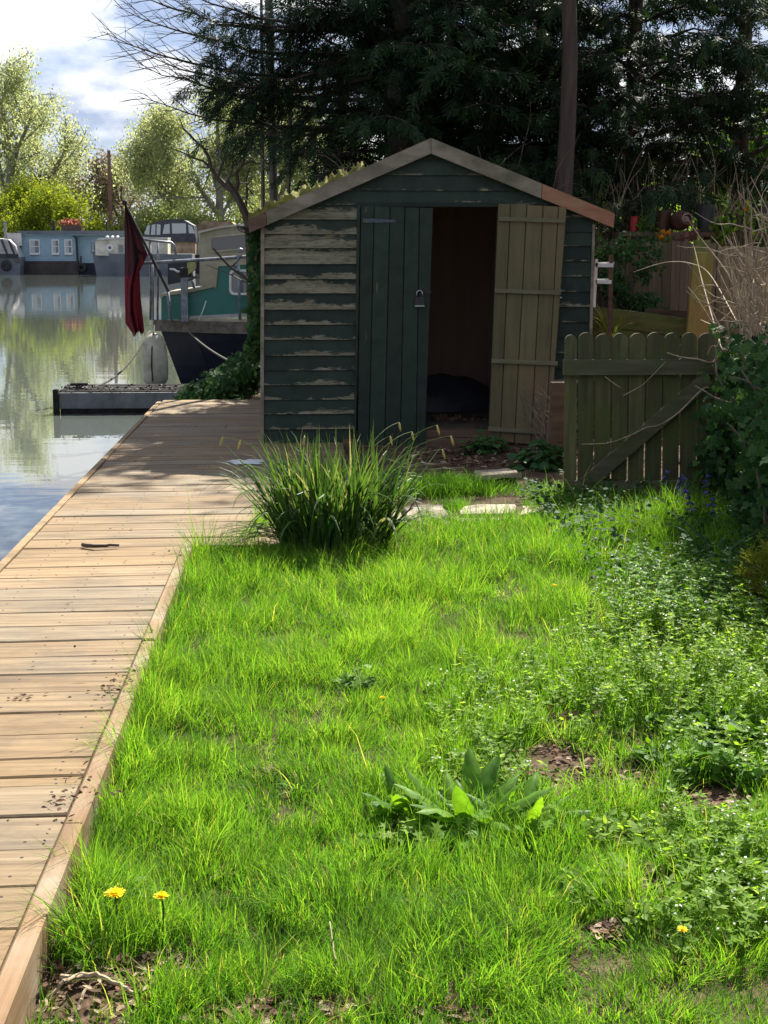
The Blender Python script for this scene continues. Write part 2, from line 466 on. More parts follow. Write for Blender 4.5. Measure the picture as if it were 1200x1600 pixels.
M['pontoon'] = plain_mat('grey_pontoon_timber', (0.075, 0.082, 0.085), (0.17, 0.18, 0.185), 5, 0.7)
M['black_wet'] = plain_mat('wet_black_timber', (0.010, 0.010, 0.009), (0.032, 0.030, 0.025), 9, 0.9, 0.08)
M['pot_brown'] = plain_mat('brown_glazed_pot', (0.05, 0.022, 0.015), (0.085, 0.04, 0.028), 9, 0.3)
M['pot_copper'] = plain_mat('copper_brown_pot', (0.12, 0.055, 0.04), (0.18, 0.085, 0.06), 9, 0.25, 0.6)
M['pot_black'] = plain_mat('black_plastic_pot', (0.022, 0.022, 0.022), (0.045, 0.045, 0.042), 9, 0.45)
M['red_can'] = plain_mat('red_can', (0.28, 0.018, 0.015), (0.42, 0.04, 0.03), 9, 0.4)
M['flower_o'] = leaf_mat('orange_petals', (0.70, 0.14, 0.015), (0.85, 0.50, 0.02), 0.4, (1.1, 1.0, 0.8))
M['flower_y'] = leaf_mat('dandelion_yellow', (0.85, 0.56, 0.005), (0.95, 0.78, 0.012), 0.35, (1.1, 1.0, 0.8))
M['bluebell'] = leaf_mat('bluebell_petals', (0.07, 0.055, 0.22), (0.16, 0.12, 0.36), 0.35, (1.1, 1.0, 1.1))
M['white_flower'] = leaf_mat('tiny_white_petals', (0.62, 0.66, 0.55), (0.80, 0.82, 0.75), 0.3, (1.0, 1.0, 0.95))
M['moss'] = plain_mat('green_moss', (0.075, 0.075, 0.012), (0.20, 0.19, 0.03), 25, 0.95, bump=0.8, dist=0.02)
M['grass'] = leaf_mat('lawn_grass', (0.042, 0.130, 0.015), (0.152, 0.300, 0.028), 0.56, (1.5, 1.5, 0.62), rough=0.6, spec=0.12, c=(0.36, 0.34, 0.10))
M['sedge'] = leaf_mat('sedge_blades', (0.026, 0.070, 0.017), (0.085, 0.160, 0.036), 0.38, (1.5, 1.4, 0.6), rough=0.5, spec=0.15, c=(0.25, 0.26, 0.15))
M['seed'] = leaf_mat('sedge_seed_heads', (0.30, 0.26, 0.11), (0.48, 0.42, 0.22), 0.3)
M['ivy'] = leaf_mat('ivy_leaves', (0.012, 0.038, 0.013), (0.040, 0.095, 0.026), 0.25, rough=0.6, spec=0.07, c=(0.075, 0.13, 0.035))
M['conifer'] = leaf_mat('conifer_sprays', (0.008, 0.020, 0.008), (0.021, 0.048, 0.016), 0.22, (1.3, 1.4, 0.7), rough=0.55, spec=0.2, c=(0.048, 0.088, 0.022))
M['willow'] = leaf_mat('willow_leaves', (0.28, 0.315, 0.16), (0.42, 0.445, 0.25), 0.6, (1.2, 1.2, 0.9), rough=0.8, spec=.05)
M['lime'] = leaf_mat('lime_green_leaves', (0.115, 0.165, 0.018), (0.25, 0.30, 0.035), 0.5, (1.3, 1.25, 0.6), rough=0.8, spec=.05)
M['brown_leaf'] = leaf_mat('brownish_twigs', (0.17, 0.14, 0.095), (0.27, 0.235, 0.155), 0.45, (1.1, 1.0, 0.8), rough=0.8)
M['far_green'] = leaf_mat('distant_leaves', (0.18, 0.225, 0.085), (0.30, 0.345, 0.13), 0.55, (1.2, 1.2, 0.8), rough=0.8, spec=.05)
M['shrub'] = leaf_mat('bright_shrub_leaves', (0.065, 0.13, 0.014), (0.19, 0.29, 0.03), 0.5, (1.4, 1.35, 0.6), rough=0.5)
M['weed'] = leaf_mat('pale_weed_leaves', (0.085, 0.185, 0.020), (0.19, 0.32, 0.040), 0.58, (1.55, 1.45, 0.55), rough=0.6, spec=.12, c=(0.27, 0.36, 0.11))
M['dock'] = leaf_mat('dock_leaves', (0.05, 0.14, 0.014), (0.14, 0.285, 0.02), 0.50, (1.6, 1.45, 0.5), rough=0.5, spec=0.2)
M['strap'] = leaf_mat('strap_leaves', (0.018, 0.06, 0.016), (0.05, 0.125, 0.030), 0.3, rough=0.5, spec=0.22)
M['golden'] = leaf_mat('golden_conifer', (0.08, 0.10, 0.015), (0.19, 0.20, 0.03), 0.35, rough=0.6)
M['litter'] = leaf_mat('dead_leaf_litter', (0.045, 0.024, 0.014), (0.15, 0.082, 0.048), 0.15, (1.1, 1.0, 0.8), rough=0.8, c=(0.36, 0.27, 0.19))
def flaking(t, mask, g, green_v=1.0):
    wood = t.ramp(g, [(0.3, (0.105, 0.094, 0.062)), (0.7, (0.255, 0.230, 0.155))])
    green = t.ramp(t.noise(t.pos((9, 9, 9)), 1.0, 6.0, 0.65), [(0.3, (0.0125, 0.0220, 0.0150)), (0.75, (0.027, 0.041, 0.029))])
    green = t.hsv(green, v=t.math('MULTIPLY_ADD', t.rnd(), 0.5, 0.75))
    resid = t.ramp(t.noise(t.pos((14, 14, 70), rand=True), 1.0, 6.0, 0.7), [(0.5, 0.0), (0.62, 0.75)])
    col = t.mix(mask, green, t.mix(resid, wood, (0.055, 0.062, 0.040)))
    h = t.math('MULTIPLY_ADD', mask, -0.8, t.math('MULTIPLY', g, 0.5))
    return t.done(t.bsdf(col, t.math('MULTIPLY_ADD', mask, 0.25, 0.6), 0.2, normal=t.bump(h, 0.5, 0.003)))
def siding_paint(name):
    """green paint gone from the weathered lower part of each board; object colour R says how far up"""
    t = NT(name)
    sp = t.n('ShaderNodeSeparateXYZ'); t.l(t.n('ShaderNodeTexCoord').outputs['Object'], sp.inputs[0])
    v = t.math('MULTIPLY_ADD', sp.outputs['Z'], 8.4, 0.5)
    long_ = t.noise(t.pos((3.2, 3.2, 6.0), rand=True), 1.0, 4.0, 0.55)
    ragged = t.noise(t.pos((16.0, 16.0, 60.0), rand=True), 1.0, 7.0, 0.7)
    lvl = t.math('ADD', t.math('MULTIPLY_ADD', long_, 1.5, -0.75), t.math('MULTIPLY_ADD', ragged, 0.9, -0.45))
    s = t.math('SUBTRACT', t.math('ADD', lvl, t.objcol()[0]), v)
    mask = t.ramp(t.math('ADD', s, 0.5), [(0.46, 0.0), (0.56, 1.0)])
    g = t.noise(t.pos((3, 30, 40), rand=True), 1.0, 6.0, 0.6)
    return flaking(t, mask, g)
def paint_mat(name, scale, thr=0.62, fine=0.5):
    """dark green paint flaking off pale wood; object colour R shifts how much has gone"""
    t = NT(name)
    n = t.noise(t.pos(scale, rand=True), 1.0, 8.0, 0.68)
    big = t.noise(t.pos(tuple(s * 0.35 for s in scale), rand=True), 1.0, 3.0, 0.5)
    s = t.math('ADD', t.math('MULTIPLY', n, fine), t.math('MULTIPLY', big, 1.0 - fine))
    s = t.math('ADD', s, t.math('SUBTRACT', t.objcol()[0], 0.5))
    mask = t.ramp(s, [(thr - 0.015, 0.0), (thr + 0.02, 1.0)])
    return flaking(t, mask, t.noise(t.pos((40, 30, 3), rand=True), 1.0, 6.0, 0.6))
M['siding'] = siding_paint('flaking_green_siding')
M['door_paint'] = paint_mat('flaking_green_door', (34.0, 34.0, 3.0), 0.66, fine=0.75)

t = NT('garden_soil')
n1 = t.noise(t.pos(), 7.0, 8.0, 0.65); n2 = t.noise(t.pos(), 1.1, 4.0, 0.5)
soil = t.ramp(n1, [(0.3, (0.040, 0.026, 0.017)), (0.55, (0.085, 0.055, 0.036)), (0.8, (0.20, 0.14, 0.095))])
green = t.ramp(n1, [(0.3, (0.05, 0.085, 0.02)), (0.7, (0.13, 0.17, 0.05))])
sp = t.n('ShaderNodeSeparateXYZ'); t.l(t.n('ShaderNodeNewGeometry').outputs['Position'], sp.inputs[0])
far = t.ramp(t.math('MULTIPLY', sp.outputs['Y'], 0.01), [(0.14, 0.0), (0.22, 1.0)])
M['soil'] = t.done(t.bsdf(t.mix(far, soil, green), 0.95, 0.1, normal=t.bump(n1, 0.9, 0.03)))

t = NT('river_water')
wv = t.noise(t.pos((0.55, 2.2, 1.0)), 1.0, 3.0, 0.5)
wv2 = t.noise(t.pos((4.0, 11.0, 1.0)), 1.0, 2.0, 0.5)
hgt = t.math('ADD', wv, t.math('MULTIPLY', wv2, 0.10))
M['water'] = t.done(t.bsdf((0.078, 0.090, 0.080), 0.015, 0.5, normal=t.bump(hgt, 0.05, 0.035), IOR=1.5))

# ================================================================== ground: one sheet with the river cut into it
WATER_Z = -0.45
BANK_X = -1.38
def ground_z(x, y):
    x = np.asarray(x, float); y = np.asarray(y, float)
    bank = np.where(y < 15.2, BANK_X, np.where(y < 17.0, BANK_X + (y - 15.2) * 3.0, np.where(y < 60, 5.0, 5.0 + (y - 60) * 0.05)))
    land = np.clip((x - bank) / 0.5, 0, 1)
    fb = 101.5 + 1.5 * np.sin(x * 0.13)
    land = np.maximum(land, np.clip((y - fb) / 1.2, 0, 1))
    land = np.maximum(land, np.clip((-48 - x) / 2.0, 0, 1) * (y < 60))
    near = -0.11 + 0.07 * np.clip((y - 3.0) / 4.2, 0, 1) - 0.03 * np.clip((y - 7.9) / 0.3, 0, 1) + 0.04 * np.clip((y - 9.35) / 0.25, 0, 1)
    near = near + 0.045 * (fbm(x, y, 1.7, 4) - 0.5) * np.clip((9.6 - y) / 1.0, 0.25, 1)
    farz = -0.05 + 0.9 * fbm(x, y, 0.04, 9) * np.clip((y - 100) / 20, 0, 1) + 0.03 * np.clip(y - 105, 0, 60)
    z = np.where(y > 20, farz, near)
    return -1.6 * (1 - land) + z * land
def gz(x, y): return float(ground_z(x, y))
def GL(px, py):                     # on the lawn
    z = -.1
    for _ in range(3):
        q = G(px, py, z); z = gz(q.x, q.y)
    return Vector((q.x, q.y, z))

def axis(stops):
    out = []
    for a, b, n in stops: out += list(np.linspace(a, b, n, endpoint=False))
    return np.array(out + [stops[-1][1]])
gx = axis([(-400, -50, 8), (-50, -20, 10), (-20, -2, 10), (-2, 5, 90), (5, 25, 20), (25, 120, 12), (120, 400, 6)])
gy = axis([(-40, 1, 8), (1, 13, 130), (13, 20, 30), (20, 98, 20), (98, 110, 24), (110, 200, 14), (200, 900, 8)])
XX, YY = np.meshgrid(gx, gy)
ZZ = ground_z(XX, YY)
nx, ny = len(gx), len(gy)
i = np.arange(ny - 1)[:, None] * nx; j = np.arange(nx - 1)[None, :]
quads = np.stack([i + j, i + j + 1, i + nx + j + 1, i + nx + j], -1).reshape(-1, 4)
gmb = MB(); gmb.add(np.stack([XX, YY, ZZ], -1).reshape(-1, 3), quads)
tag(gmb.build('ground', M['soil'], smooth=True, origin=(0, 0, 0)), 'bare soil and earth of the garden and river banks', 'ground', kind='structure')
wmb = MB()
wmb.add([(-400, -40, WATER_Z), (30, -40, WATER_Z), (30, 106, WATER_Z), (-400, 106, WATER_Z)], [(0, 1, 2, 3)])
tag(wmb.build('river_water', M['water'], origin=(0, 0, WATER_Z)), 'calm river reflecting sky and far trees', 'water', kind='structure')

# ================================================================== deck
DX0, DX1 = -1.44, -0.660          # deck edges, kerb outside DX1
KERB_END = 7.22
Ys = G(410, 691, 0.0).y            # shed front plane
SHX0 = P(410, 600, Ys).x
deck = thing('deck', (-1.0, 2.5, 0), 'long riverside deck of worn brown timber planks', 'deck', kind='structure')
rd = random.Random(11)
pitch0 = 0.2192
y = 1.937
skew = 0.045
rows = []
screws = MB()
while y < 14.1:
    w = pitch0 if 7.2 > y or rd.random() < .5 else pitch0 * rd.choice([0.82, 0.9, 1.0])
    if 3.88 < y < 3.93: w = 0.075
    elif 3.96 < y < 4.0: w = 0.1442
    rows.append((y, w)); y += w
for k, (y0, w) in enumerate(rows):
    xr = DX1 if y0 + w * 0.5 < KERB_END else ((SHX0 + 0.22 if y0 < 8.1 else SHX0 + 0.6) if y0 + w < Ys - 0.06 else SHX0 - 0.02)
    if y0 > Ys + 0.05: xr = SHX0 - 0.015
    gap = rd.uniform(0.004, 0.008)
    if abs(y0 - 6.3) < 0.1 or abs(y0 - 7.2) < 0.1: gap = 0.016
    zt = rd.uniform(-0.003, 0.003)
    tw = rd.uniform(-0.004, 0.004)
    mb = MB()
    xl = DX0 + rd.uniform(0, 0.006)
    b = 0.005
    nseg = 6
    vs, fs = [], []
    xs = np.linspace(xl, xr, nseg + 1)
    wob = [rd.uniform(-0.0015, 0.0015) for _ in xs]
    for q, xx in enumerate(xs):
        ya, yb = y0 + skew * (xx + 1.0) + gap / 2 + wob[q], y0 + w + skew * (xx + 1.0) - gap / 2 + wob[q]
        zz = zt + tw * (xx + 1)
        vs += [(xx, ya, zz - 0.032), (xx, ya, zz - b), (xx, ya + b, zz), (xx, yb - b, zz), (xx, yb, zz - b), (xx, yb, zz - 0.032)]
    for q in range(nseg):
        for e in range(6):
            f0, f1 = q * 6 + e, q * 6 + (e + 1) % 6
            fs.append((f0, f0 + 6, f1 + 6, f1))
    fs += [(0, 1, 2, 3, 4, 5), tuple(nseg * 6 + e for e in (5, 4, 3, 2, 1, 0))]
    mb.add(vs, fs)
    pk_ = mb.build('plank', M['deck'], deck)
    pk_.color = ((0.5 if 6.2 < y0 < 7.4 else (0.2 if y0 > 7.4 else 0.18)), 0, 0, 1)
    for xs_ in (-1.28, -1.02, -0.73):
        for f_ in (.25, .75):
            yy_ = y0 + w * f_ + skew * (xs_ + 1.0) + rd.uniform(-.006, .006); xq = xs_ + rd.uniform(-.008, .008)
            screws.lathe((xq, yy_, zt + tw * (xq + 1) - .001), [(.0048, 0), (.0048, .0016), (.001, .0018)], 7)
fine(screws.build('screw_heads', M['iron'], deck))
# kerb boards along the lawn, edge board along the water, joists, posts
for (ya, yb, dz) in ((2.0, 3.62, 0.0), (3.625, 5.4, -0.004), (5.405, KERB_END, 0.003)):
    mb = MB(); mb.bevbox((DX1 + 0.006, ya, -0.26), (DX1 + 0.056, yb, 0.012 + dz), 0.006)
    mb.build('kerb_board', M['kerb'], deck)
for (ya, yb) in ((2.0, 6.1), (6.105, 10.2), (10.205, 14.0)):
    mb = MB(); mb.bevbox((DX0 - 0.045, ya, -0.22), (DX0 - 0.004, yb, 0.006), 0.005)
    mb.build('edge_board', M['deck'], deck)
for xx in (-1.30, -1.03, -0.76):
    mb = MB(); mb.box((xx, 2.0, -0.19), (xx + 0.05, 14.0, -0.04)); mb.build('joist', M['brown_wood'], deck)
for yy in (3.5, 6.5, 9.5, 12.5):
    mb = MB(); mb.box((-1.40, yy, -1.5), (-1.30, yy + 0.1, -0.05)); mb.build('post', M['black_wet'], deck)
# white paint mark on the deck beside the sedge
pm = MB()
c = G(384, 722, 0.006)
rp = random.Random(5)
poly = []
for a in range(22):
    an = a / 22 * 2 * math.pi
    rr = 0.12 * (1 + rp.uniform(-.35, .3))
    poly.append((c.x + math.cos(an) * rr, c.y + math.sin(an) * rr * 1.0, 0.0065))
pm.add(poly, [tuple(range(22))])
pm.build('paint_patch', plain_mat('spilt_white_paint', (0.40, 0.40, 0.40), (0.62, 0.62, 0.63), 14, 0.5), deck)

# ================================================================== shed
def lean(v): return v
shed = thing('garden_shed', (P(660, 690, Ys).x, Ys, 0), 'old dark green weatherboard shed with one door open, beside the deck', 'shed')
def S(px, py, dy=0.0): return P(px, py, Ys + dy)
apex_lo = S(672, 241); apex_hi = S(672, 217)
bl_lo, bl_hi = S(390, 364), S(388, 343)
br_lo, br_hi = S(955, 356), S(957, 334)
# roof line (upper edge of the bargeboards) as two half planes in (x, z)
def line_hp(p, q):      # a x + b z <= c keeps the side below the line p-q
    a, b = -(q.z - p.z), (q.x - p.x)
    if b < 0: a, b = -a, -b
    return a, b, a * p.x + b * p.z
hpL = line_hp(Vector((bl_lo.x, 0, bl_lo.z + 0.03)), Vector((apex_lo.x, 0, apex_lo.z + 0.03)))
hpR = line_hp(Vector((br_lo.x, 0, br_lo.z + 0.03)), Vector((apex_lo.x, 0, apex_lo.z + 0.03)))
def siding(xl0, xl1, xr0, xr1, z0, z1, bias, t0=0.026, t1=0.008, lap=0.012):
    """one feather-edged board: bottom edge z0 proud, top z1 thin; xl0/xr0 at the bottom, xl1/xr1 at the top"""
    poly = [(xl0, z0), (xr0, z0), (xr1, z1 + lap), (xl1, z1 + lap)]
    poly = clip_poly(poly, *hpL)
    if len(poly) > 2: poly = clip_poly(poly, *hpR)
    if len(poly) < 3: return
    rj = random.Random(int(z0 * 1e5) + int(xl0 * 1e4))
    mb = MB()
    n = len(poly)
    sag = rj.uniform(-0.003, 0.003)
    fr = [(x, Ys - (t0 + (t1 - t0) * min(1, (z - z0) / (z1 - z0)) + (t1 - t0) * max(0, (z - z1) / (z1 - z0)) * 0), z + (sag if z < z0 + 0.01 else 0)) for x, z in poly]
    bk = [(x, Ys + 0.002, z) for x, z in poly]
    f = [tuple(range(n)), tuple(range(2 * n - 1, n - 1, -1))] + [(k, n + k, n + (k + 1) % n, (k + 1) % n) for k in range(n)]
    mb.add(fr + bk, f)
    o = mb.build('siding_board', M['siding'], shed)
    o.color = (bias, 0, 0, 1)
    return o
# left panel
lys = [320, 343.5, 366, 387.5, 412.5, 436, 458, 484, 506.5, 530.5, 555, 577.5, 601.5, 623.5, 646.5, 670, 693]
lb = [0.55, 0.42, 0.78, 0.85, 0.28, 0.74, 0.36, 0.22, 0.15, 0.12, 0.0, 0.04, 0.10, -.05, 0.08, 0.0]
for k in range(16):
    yt, yb = lys[k], lys[k + 1]
    fx = lambda y, a, b: a + (b - a) * (y - 340) / 350
    siding(S(fx(yb, 413, 412), yb).x, S(fx(yt, 413, 412), yt).x, S(fx(yb, 559, 554), yb).x, S(fx(yt, 559, 554), yt).x, S(480, yb).z, S(480, yt).z, lb[k])
# gable boards
gys = [221, 249, 273.5, 297.5, 319.5]
for k in range(4):
    yt, yb = gys[k], gys[k + 1]
    siding(S(395, yb).x, S(395, yt).x, S(950, yb).x, S(950, yt).x, S(670, yb).z, S(670, yt).z, [-.9, -.75, -.7, -.6][k])
# right panel
rys = [316, 340, 362.5, 385, 407.5, 431.5, 455.5, 478.5, 503.5, 527.5, 551, 575, 599, 623, 647, 671, 694]
for k in range(16):
    yt, yb = rys[k], rys[k + 1]
    fx = lambda y, a, b: a + (b - a) * (y - 340) / 350
    siding(S(fx(yb, 789, 772), yb).x, S(fx(yt, 789, 772), yt).x, S(fx(yb, 926, 916), yb).x, S(fx(yt, 926, 916), yt).x, S(850, yb).z, S(850, yt).z, -.75)
# corner posts and door jambs
def strip(name, pts, y0, y1, mat, parent=None, bias=None):     # quad px corners (tl, tr, br, bl) from depth y0 to y1
    mb = MB()
    q = [P(*p, Ys + y0) for p in pts]
    mb.prism([q[3], q[2], q[1], q[0]], (0, y1 - y0, 0))
    o = mb.build(name, mat, parent or shed)
    if bias is not None: o.color = (bias, 0, 0, 1)
    return o
strip('corner_post', [(407.5, 348), (413, 347), (412, 694), (406.5, 694)], -0.034, 0.05, M['barge'])
strip('corner_post', [(926, 350), (930, 351), (921, 694), (916, 694)], -0.034, 0.05, M['barge'])
strip('door_jamb', [(558, 320), (563, 320), (556, 694), (553, 694)], -0.036, 0.04, M['door_paint'], bias=0.52)
strip('door_jamb', [(778, 320), (789, 320), (772, 694), (763, 694)], -0.010, 0.05, M['door_paint'], bias=0.45)
strip('door_head', [(558, 316), (790, 316), (790, 323), (558, 323)], -0.031, 0.05, M['door_paint'], bias=0.45)
# walls behind the boards, floor, roof
SX0, SX1 = S(411, 500).x, S(921, 500).x
SD = 2.3
zE = S(411, 345).z; zA = S(672, 230).z
ax = apex_lo.x
wm = MB()
wm.box((SX0 + 0.01, Ys + 0.05, 0.03), (SX0 + 0.03, Ys + SD, zE)); wm.build('side_wall', M['ply'], shed)
wm = MB(); wm.box((SX1 - 0.0, Ys + 0.05, 0.03), (SX1 + 0.02, Ys + SD, zE)); wm.build('side_wall', M['ply'], shed)
wm = MB(); wm.prism([(SX0 + .01, Ys + SD, 0.03), (SX1 + .02, Ys + SD, 0.03), (SX1 + .02, Ys + SD, zE), (ax, Ys + SD, zA - 0.03), (SX0 + .01, Ys + SD, zE)], (0, 0.025, 0)); wm.build('back_wall', M['ply'], shed)
dl, dr = S(556, 600).x, S(782, 600).x
wm = MB(); wm.prism([(SX0 + .032, Ys + .005, 0.03), (dl, Ys + .005, 0.03), (dl, Ys + .005, zE + .2), (SX0 + .032, Ys + .005, zE - 0.05)], (0, 0.03, 0)); wm.build('front_lining', M['ply'], shed)
wm = MB(); wm.prism([(dr + .02, Ys + .005, 0.03), (SX1 - .002, Ys + .005, 0.03), (SX1 - .002, Ys + .005, zE - 0.05), (dr + .02, Ys + .005, zE + .2)], (0, 0.03, 0)); wm.build('front_lining', M['ply'], shed)
zD = S(670, 319).z
wm = MB(); wm.prism([(dl - .2, Ys + .006, zD), (dr + .1, Ys + .006, zD), (ax + .15, Ys + .006, zA - .12), (ax - .15, Ys + .006, zA - .12)], (0, 0.03, 0)); wm.build('gable_lining', M['ply'], shed)
wm = MB(); wm.box((SX0 + .032, Ys + .04, 0.06), (SX1 - .002, Ys + SD - .002, 0.10)); wm.build('floor_panel', M['dark_floor'], shed)
th = S(720, 672).z
wm = MB(); wm.box((dl, Ys - 0.02, 0.03), (dr + 0.0, Ys + 0.05, th)); wm.build('threshold', M['brown_wood'], shed)
wm = MB(); wm.box((dl - 0.1, Ys - 0.055, -0.09), (S(790, 700).x, Ys - 0.005, 0.026)); wm.build('base_beam', M['brown_wood'], shed)
for xa, xb in ((SX0 + .02, dl - 0.12), (S(792, 700).x, SX1)):
    wm = MB(); wm.box((xa, Ys - 0.03, -0.09), (xb, Ys + 0.03, -0.003)); wm.build('base_beam', M['brown_wood'], shed)
for s, end in ((-1, bl_hi), (1, br_hi)):
    d = Vector((end.x - apex_hi.x, 0, end.z - apex_hi.z))
    up = Vector((-d.z, 0, d.x)).normalized()
    if up.z < 0: up = -up
    a = Vector((apex_hi.x, Ys - 0.055, apex_hi.z)) - up * 0.035; b = a + d * 1.0
    wm = MB(); wm.prism([a, b, b + up * 0.028, a + up * 0.028 + Vector((0, 0, 0.004))], (0, SD + 0.16, 0)); wm.build('roof_panel', M['felt'], shed)
# bargeboards: two weathered boards, the right one ends in a fresh orange length, a short stub at the left eave
def barge(plo, phi, qlo, qhi, mat, y0=-0.088, name='bargeboard'):
    mb = MB()
    pts = [Vector((p.x, Ys + y0, p.z)) for p in (plo, qlo, qhi, phi)]
    if pts[1].x < pts[0].x: pts = pts[::-1]
    mb.prism(pts, (0, 0.028, 0))
    return mb.build(name, mat, shed)
def lerp(a, b, t): return a + (b - a) * t
barge(lerp(bl_lo, apex_lo, 0.10), lerp(bl_hi, apex_hi, 0.10), apex_lo - Vector((.002, 0, 0)), apex_hi - Vector((.002, 0, 0)), M['barge'])
tag(barge(bl_lo, bl_hi, lerp(bl_lo, apex_lo, 0.098), lerp(bl_hi, apex_hi, 0.098), M['brown_wood'], name='eave_end'), 'short brown board end at the left eave')
barge(apex_lo + Vector((.002, 0, 0)), apex_hi + Vector((.002, 0, 0)), lerp(apex_lo, br_lo, 0.60), lerp(apex_hi, br_hi, 0.60), M['barge'])
tag(barge(lerp(apex_lo, br_lo, 0.603), lerp(apex_hi, br_hi, 0.603), br_lo, br_hi, M['barge_fresh']), 'orange-brown lower end of the right bargeboard')
# gutter at the left eave
gm = MB()
ge = S(386, 352)
arc = [(math.cos(a) * 0.055, math.sin(a) * 0.055) for a in np.linspace(math.pi, 2 * math.pi, 9)]
out = [(ge.x - 0.02 + x, Ys - 0.07, ge.z + z) for x, z in arc] + [(ge.x - 0.02 + x * .85, Ys - 0.07, ge.z + z * .85) for x, z in arc[::-1]]
gm.prism(out, (0, SD + 0.1, 0)); gm.build('gutter', M['iron'], shed)
# moss along the left roof edge: an uneven cushion on the felt
nt_, nd_ = 120, 14
vs = []
for a_ in range(nt_):
    t_ = a_ / (nt_ - 1) * .64
    p = lerp(bl_hi, apex_hi, t_)
    for b_ in range(nd_):
        yy = Ys - .058 + .5 * (b_ / (nd_ - 1)) ** 1.5
        hgt_ = max(0, float(fbm(t_ * 40, b_ * .35, 1.0, 6)) - .16 - .28 * t_) * .17 * (1 if b_ else 0)
        vs.append((p.x + .002 * math.sin(a_ * 3.1 + b_), yy, p.z - .012 + hgt_))
mq = [(a_ * nd_ + b_, a_ * nd_ + b_ + 1, (a_ + 1) * nd_ + b_ + 1, (a_ + 1) * nd_ + b_) for a_ in range(nt_ - 1) for b_ in range(nd_ - 1)]
mm = MB(); mm.add(vs, mq)
mm.build('roof_moss', M['moss'], shed, smooth=True)

# doors ------------------------------------------------------------
def door_boards(door, tops, bots, ytop, ybot, d0, d1, mat, biases, thick=0.022):
    """tops/bots: seam pixel x at the top and bottom edge; d0/d1 depth offset at first/last seam"""
    n = len(tops)
    fd = lambda k: d0 + (d1 - d0) * (tops[k] - tops[0]) / (tops[-1] - tops[0])
    fy = lambda k, pair: pair[0] + (pair[1] - pair[0]) * (tops[k] - tops[0]) / (tops[-1] - tops[0])
    for k in range(n - 1):
        g = 0.0022
        a, b = P(tops[k], fy(k, ytop), Ys + fd(k)), P(tops[k + 1], fy(k + 1, ytop), Ys + fd(k + 1))
        c, d = P(bots[k + 1], fy(k + 1, ybot), Ys + fd(k + 1)), P(bots[k], fy(k, ybot), Ys + fd(k))
        a.x += g; d.x += g; b.x -= g; c.x -= g
        mb = MB()
        ch = 0.004
        off = Vector((0, thick, 0))
        A = [d + Vector((0, ch, 0)), d + Vector((ch, 0, 0)), c + Vector((-ch, 0, 0)), c + Vector((0, ch, 0)), c + off, d + off]
        B = [a + Vector((0, ch, 0)), a + Vector((ch, 0, 0)), b + Vector((-ch, 0, 0)), b + Vector((0, ch, 0)), b + off, a + off]
        fcs = [(0, 5, 4, 3, 2, 1), (6, 7, 8, 9, 10, 11)] + [(e, (e + 1) % 6, 6 + (e + 1) % 6, 6 + e) for e in range(6)]
        mb.add([tuple(p) for p in A + B], fcs)
        o = mb.build('door_board', mat, door)
        o.color = (biases[k] if biases else 0.5, 0, 0, 1)
def child_empty(name, loc, parent, label=None):
    o = bpy.data.objects.new(name, None); o.empty_display_size = 0.05; COL.objects.link(o)
    o.parent = parent; o.location = Vector(loc) - WL[parent.name]; WL[o.name] = Vector(loc)
    if label: o['label'] = label
    return o
cx = lambda v: 540 + v / 3.3333
cy = lambda v: 310 + v / 3.3333
ld = child_empty('door', S(612, 690, -0.06), shed, 'closed left door of dark green boards with padlock')
door_boards(ld, [cx(v) for v in (80, 150, 232, 310, 385, 458)], [cx(v) for v in (62, 122, 203, 285, 368, 415)], (322, 325), (694, 697), -0.062, -0.062, M['door_paint'], [0.56, 0.535, 0.505, 0.48, 0.46, 0.47])
hb = MB(); p, q = P(567, 344.5, Ys - 0.064), P(618, 345.5, Ys - 0.064)
hb.prism([(p.x, p.y, p.z - 0.016), (q.x, q.y, q.z - 0.009), (q.x, q.y, q.z + 0.009), (p.x, p.y, p.z + 0.016)], (0, -0.004, 0)); hb.build('hinge_strap', M['hinge'], ld)
hs = MB(); p, q = P(641, 454.5, Ys - 0.064), P(674, 456, Ys - 0.064)
hs.beam(p, q, 0.024, 0.006); hs.lathe(P(653, 456, Ys - 0.066), [(0.012, 0), (0.012, 0.012), (0.004, 0.014)], 10, (0, -1, 0))
for bx in (644, 663, 671):
    hs.lathe(P(bx, 455, Ys - 0.067), [(0.005, 0), (0.005, 0.004), (0.001, 0.005)], 8, (0, -1, 0))
hs.beam(P(668, 452.5, Ys - .07), P(668, 462, Ys - .07), 0.016, 0.008)
hs.build('hasp', M['iron'], ld)
pb = MB(); a = P(648.5, 479, Ys - 0.095); b = P(663, 464, Ys - 0.095)
pb.prism([(a.x, a.y, a.z), (b.x, a.y, a.z), (b.x, a.y, b.z - .006), (b.x - .008, a.y, b.z), (a.x + .008, a.y, b.z), (a.x, a.y, b.z - .006)], (0, 0.022, 0)); pb.build('padlock_body', M['brass'], ld)
pk = MB(); xm = (a.x + b.x) / 2; rr = 0.021
pk.tube([(xm - rr, a.y + .011, b.z - .004)] + [(xm - rr * math.cos(t), a.y + .011, b.z + .026 + rr * math.sin(t)) for t in np.linspace(0, math.pi, 9)] + [(xm + rr, a.y + .011, b.z - .004)], 0.0052, 6)
pk.build('padlock_shackle', M['steel'], ld, smooth=True)
ps = MB(); ps.box((a.x - .001, a.y - .003, a.z), (b.x + .001, a.y - .0005, a.z + .008)); ps.build('padlock_rim', M['steel'], ld)
cv = MB(); p, q = P(656, 668, Ys - 0.066), P(664, 697, Ys - 0.066)
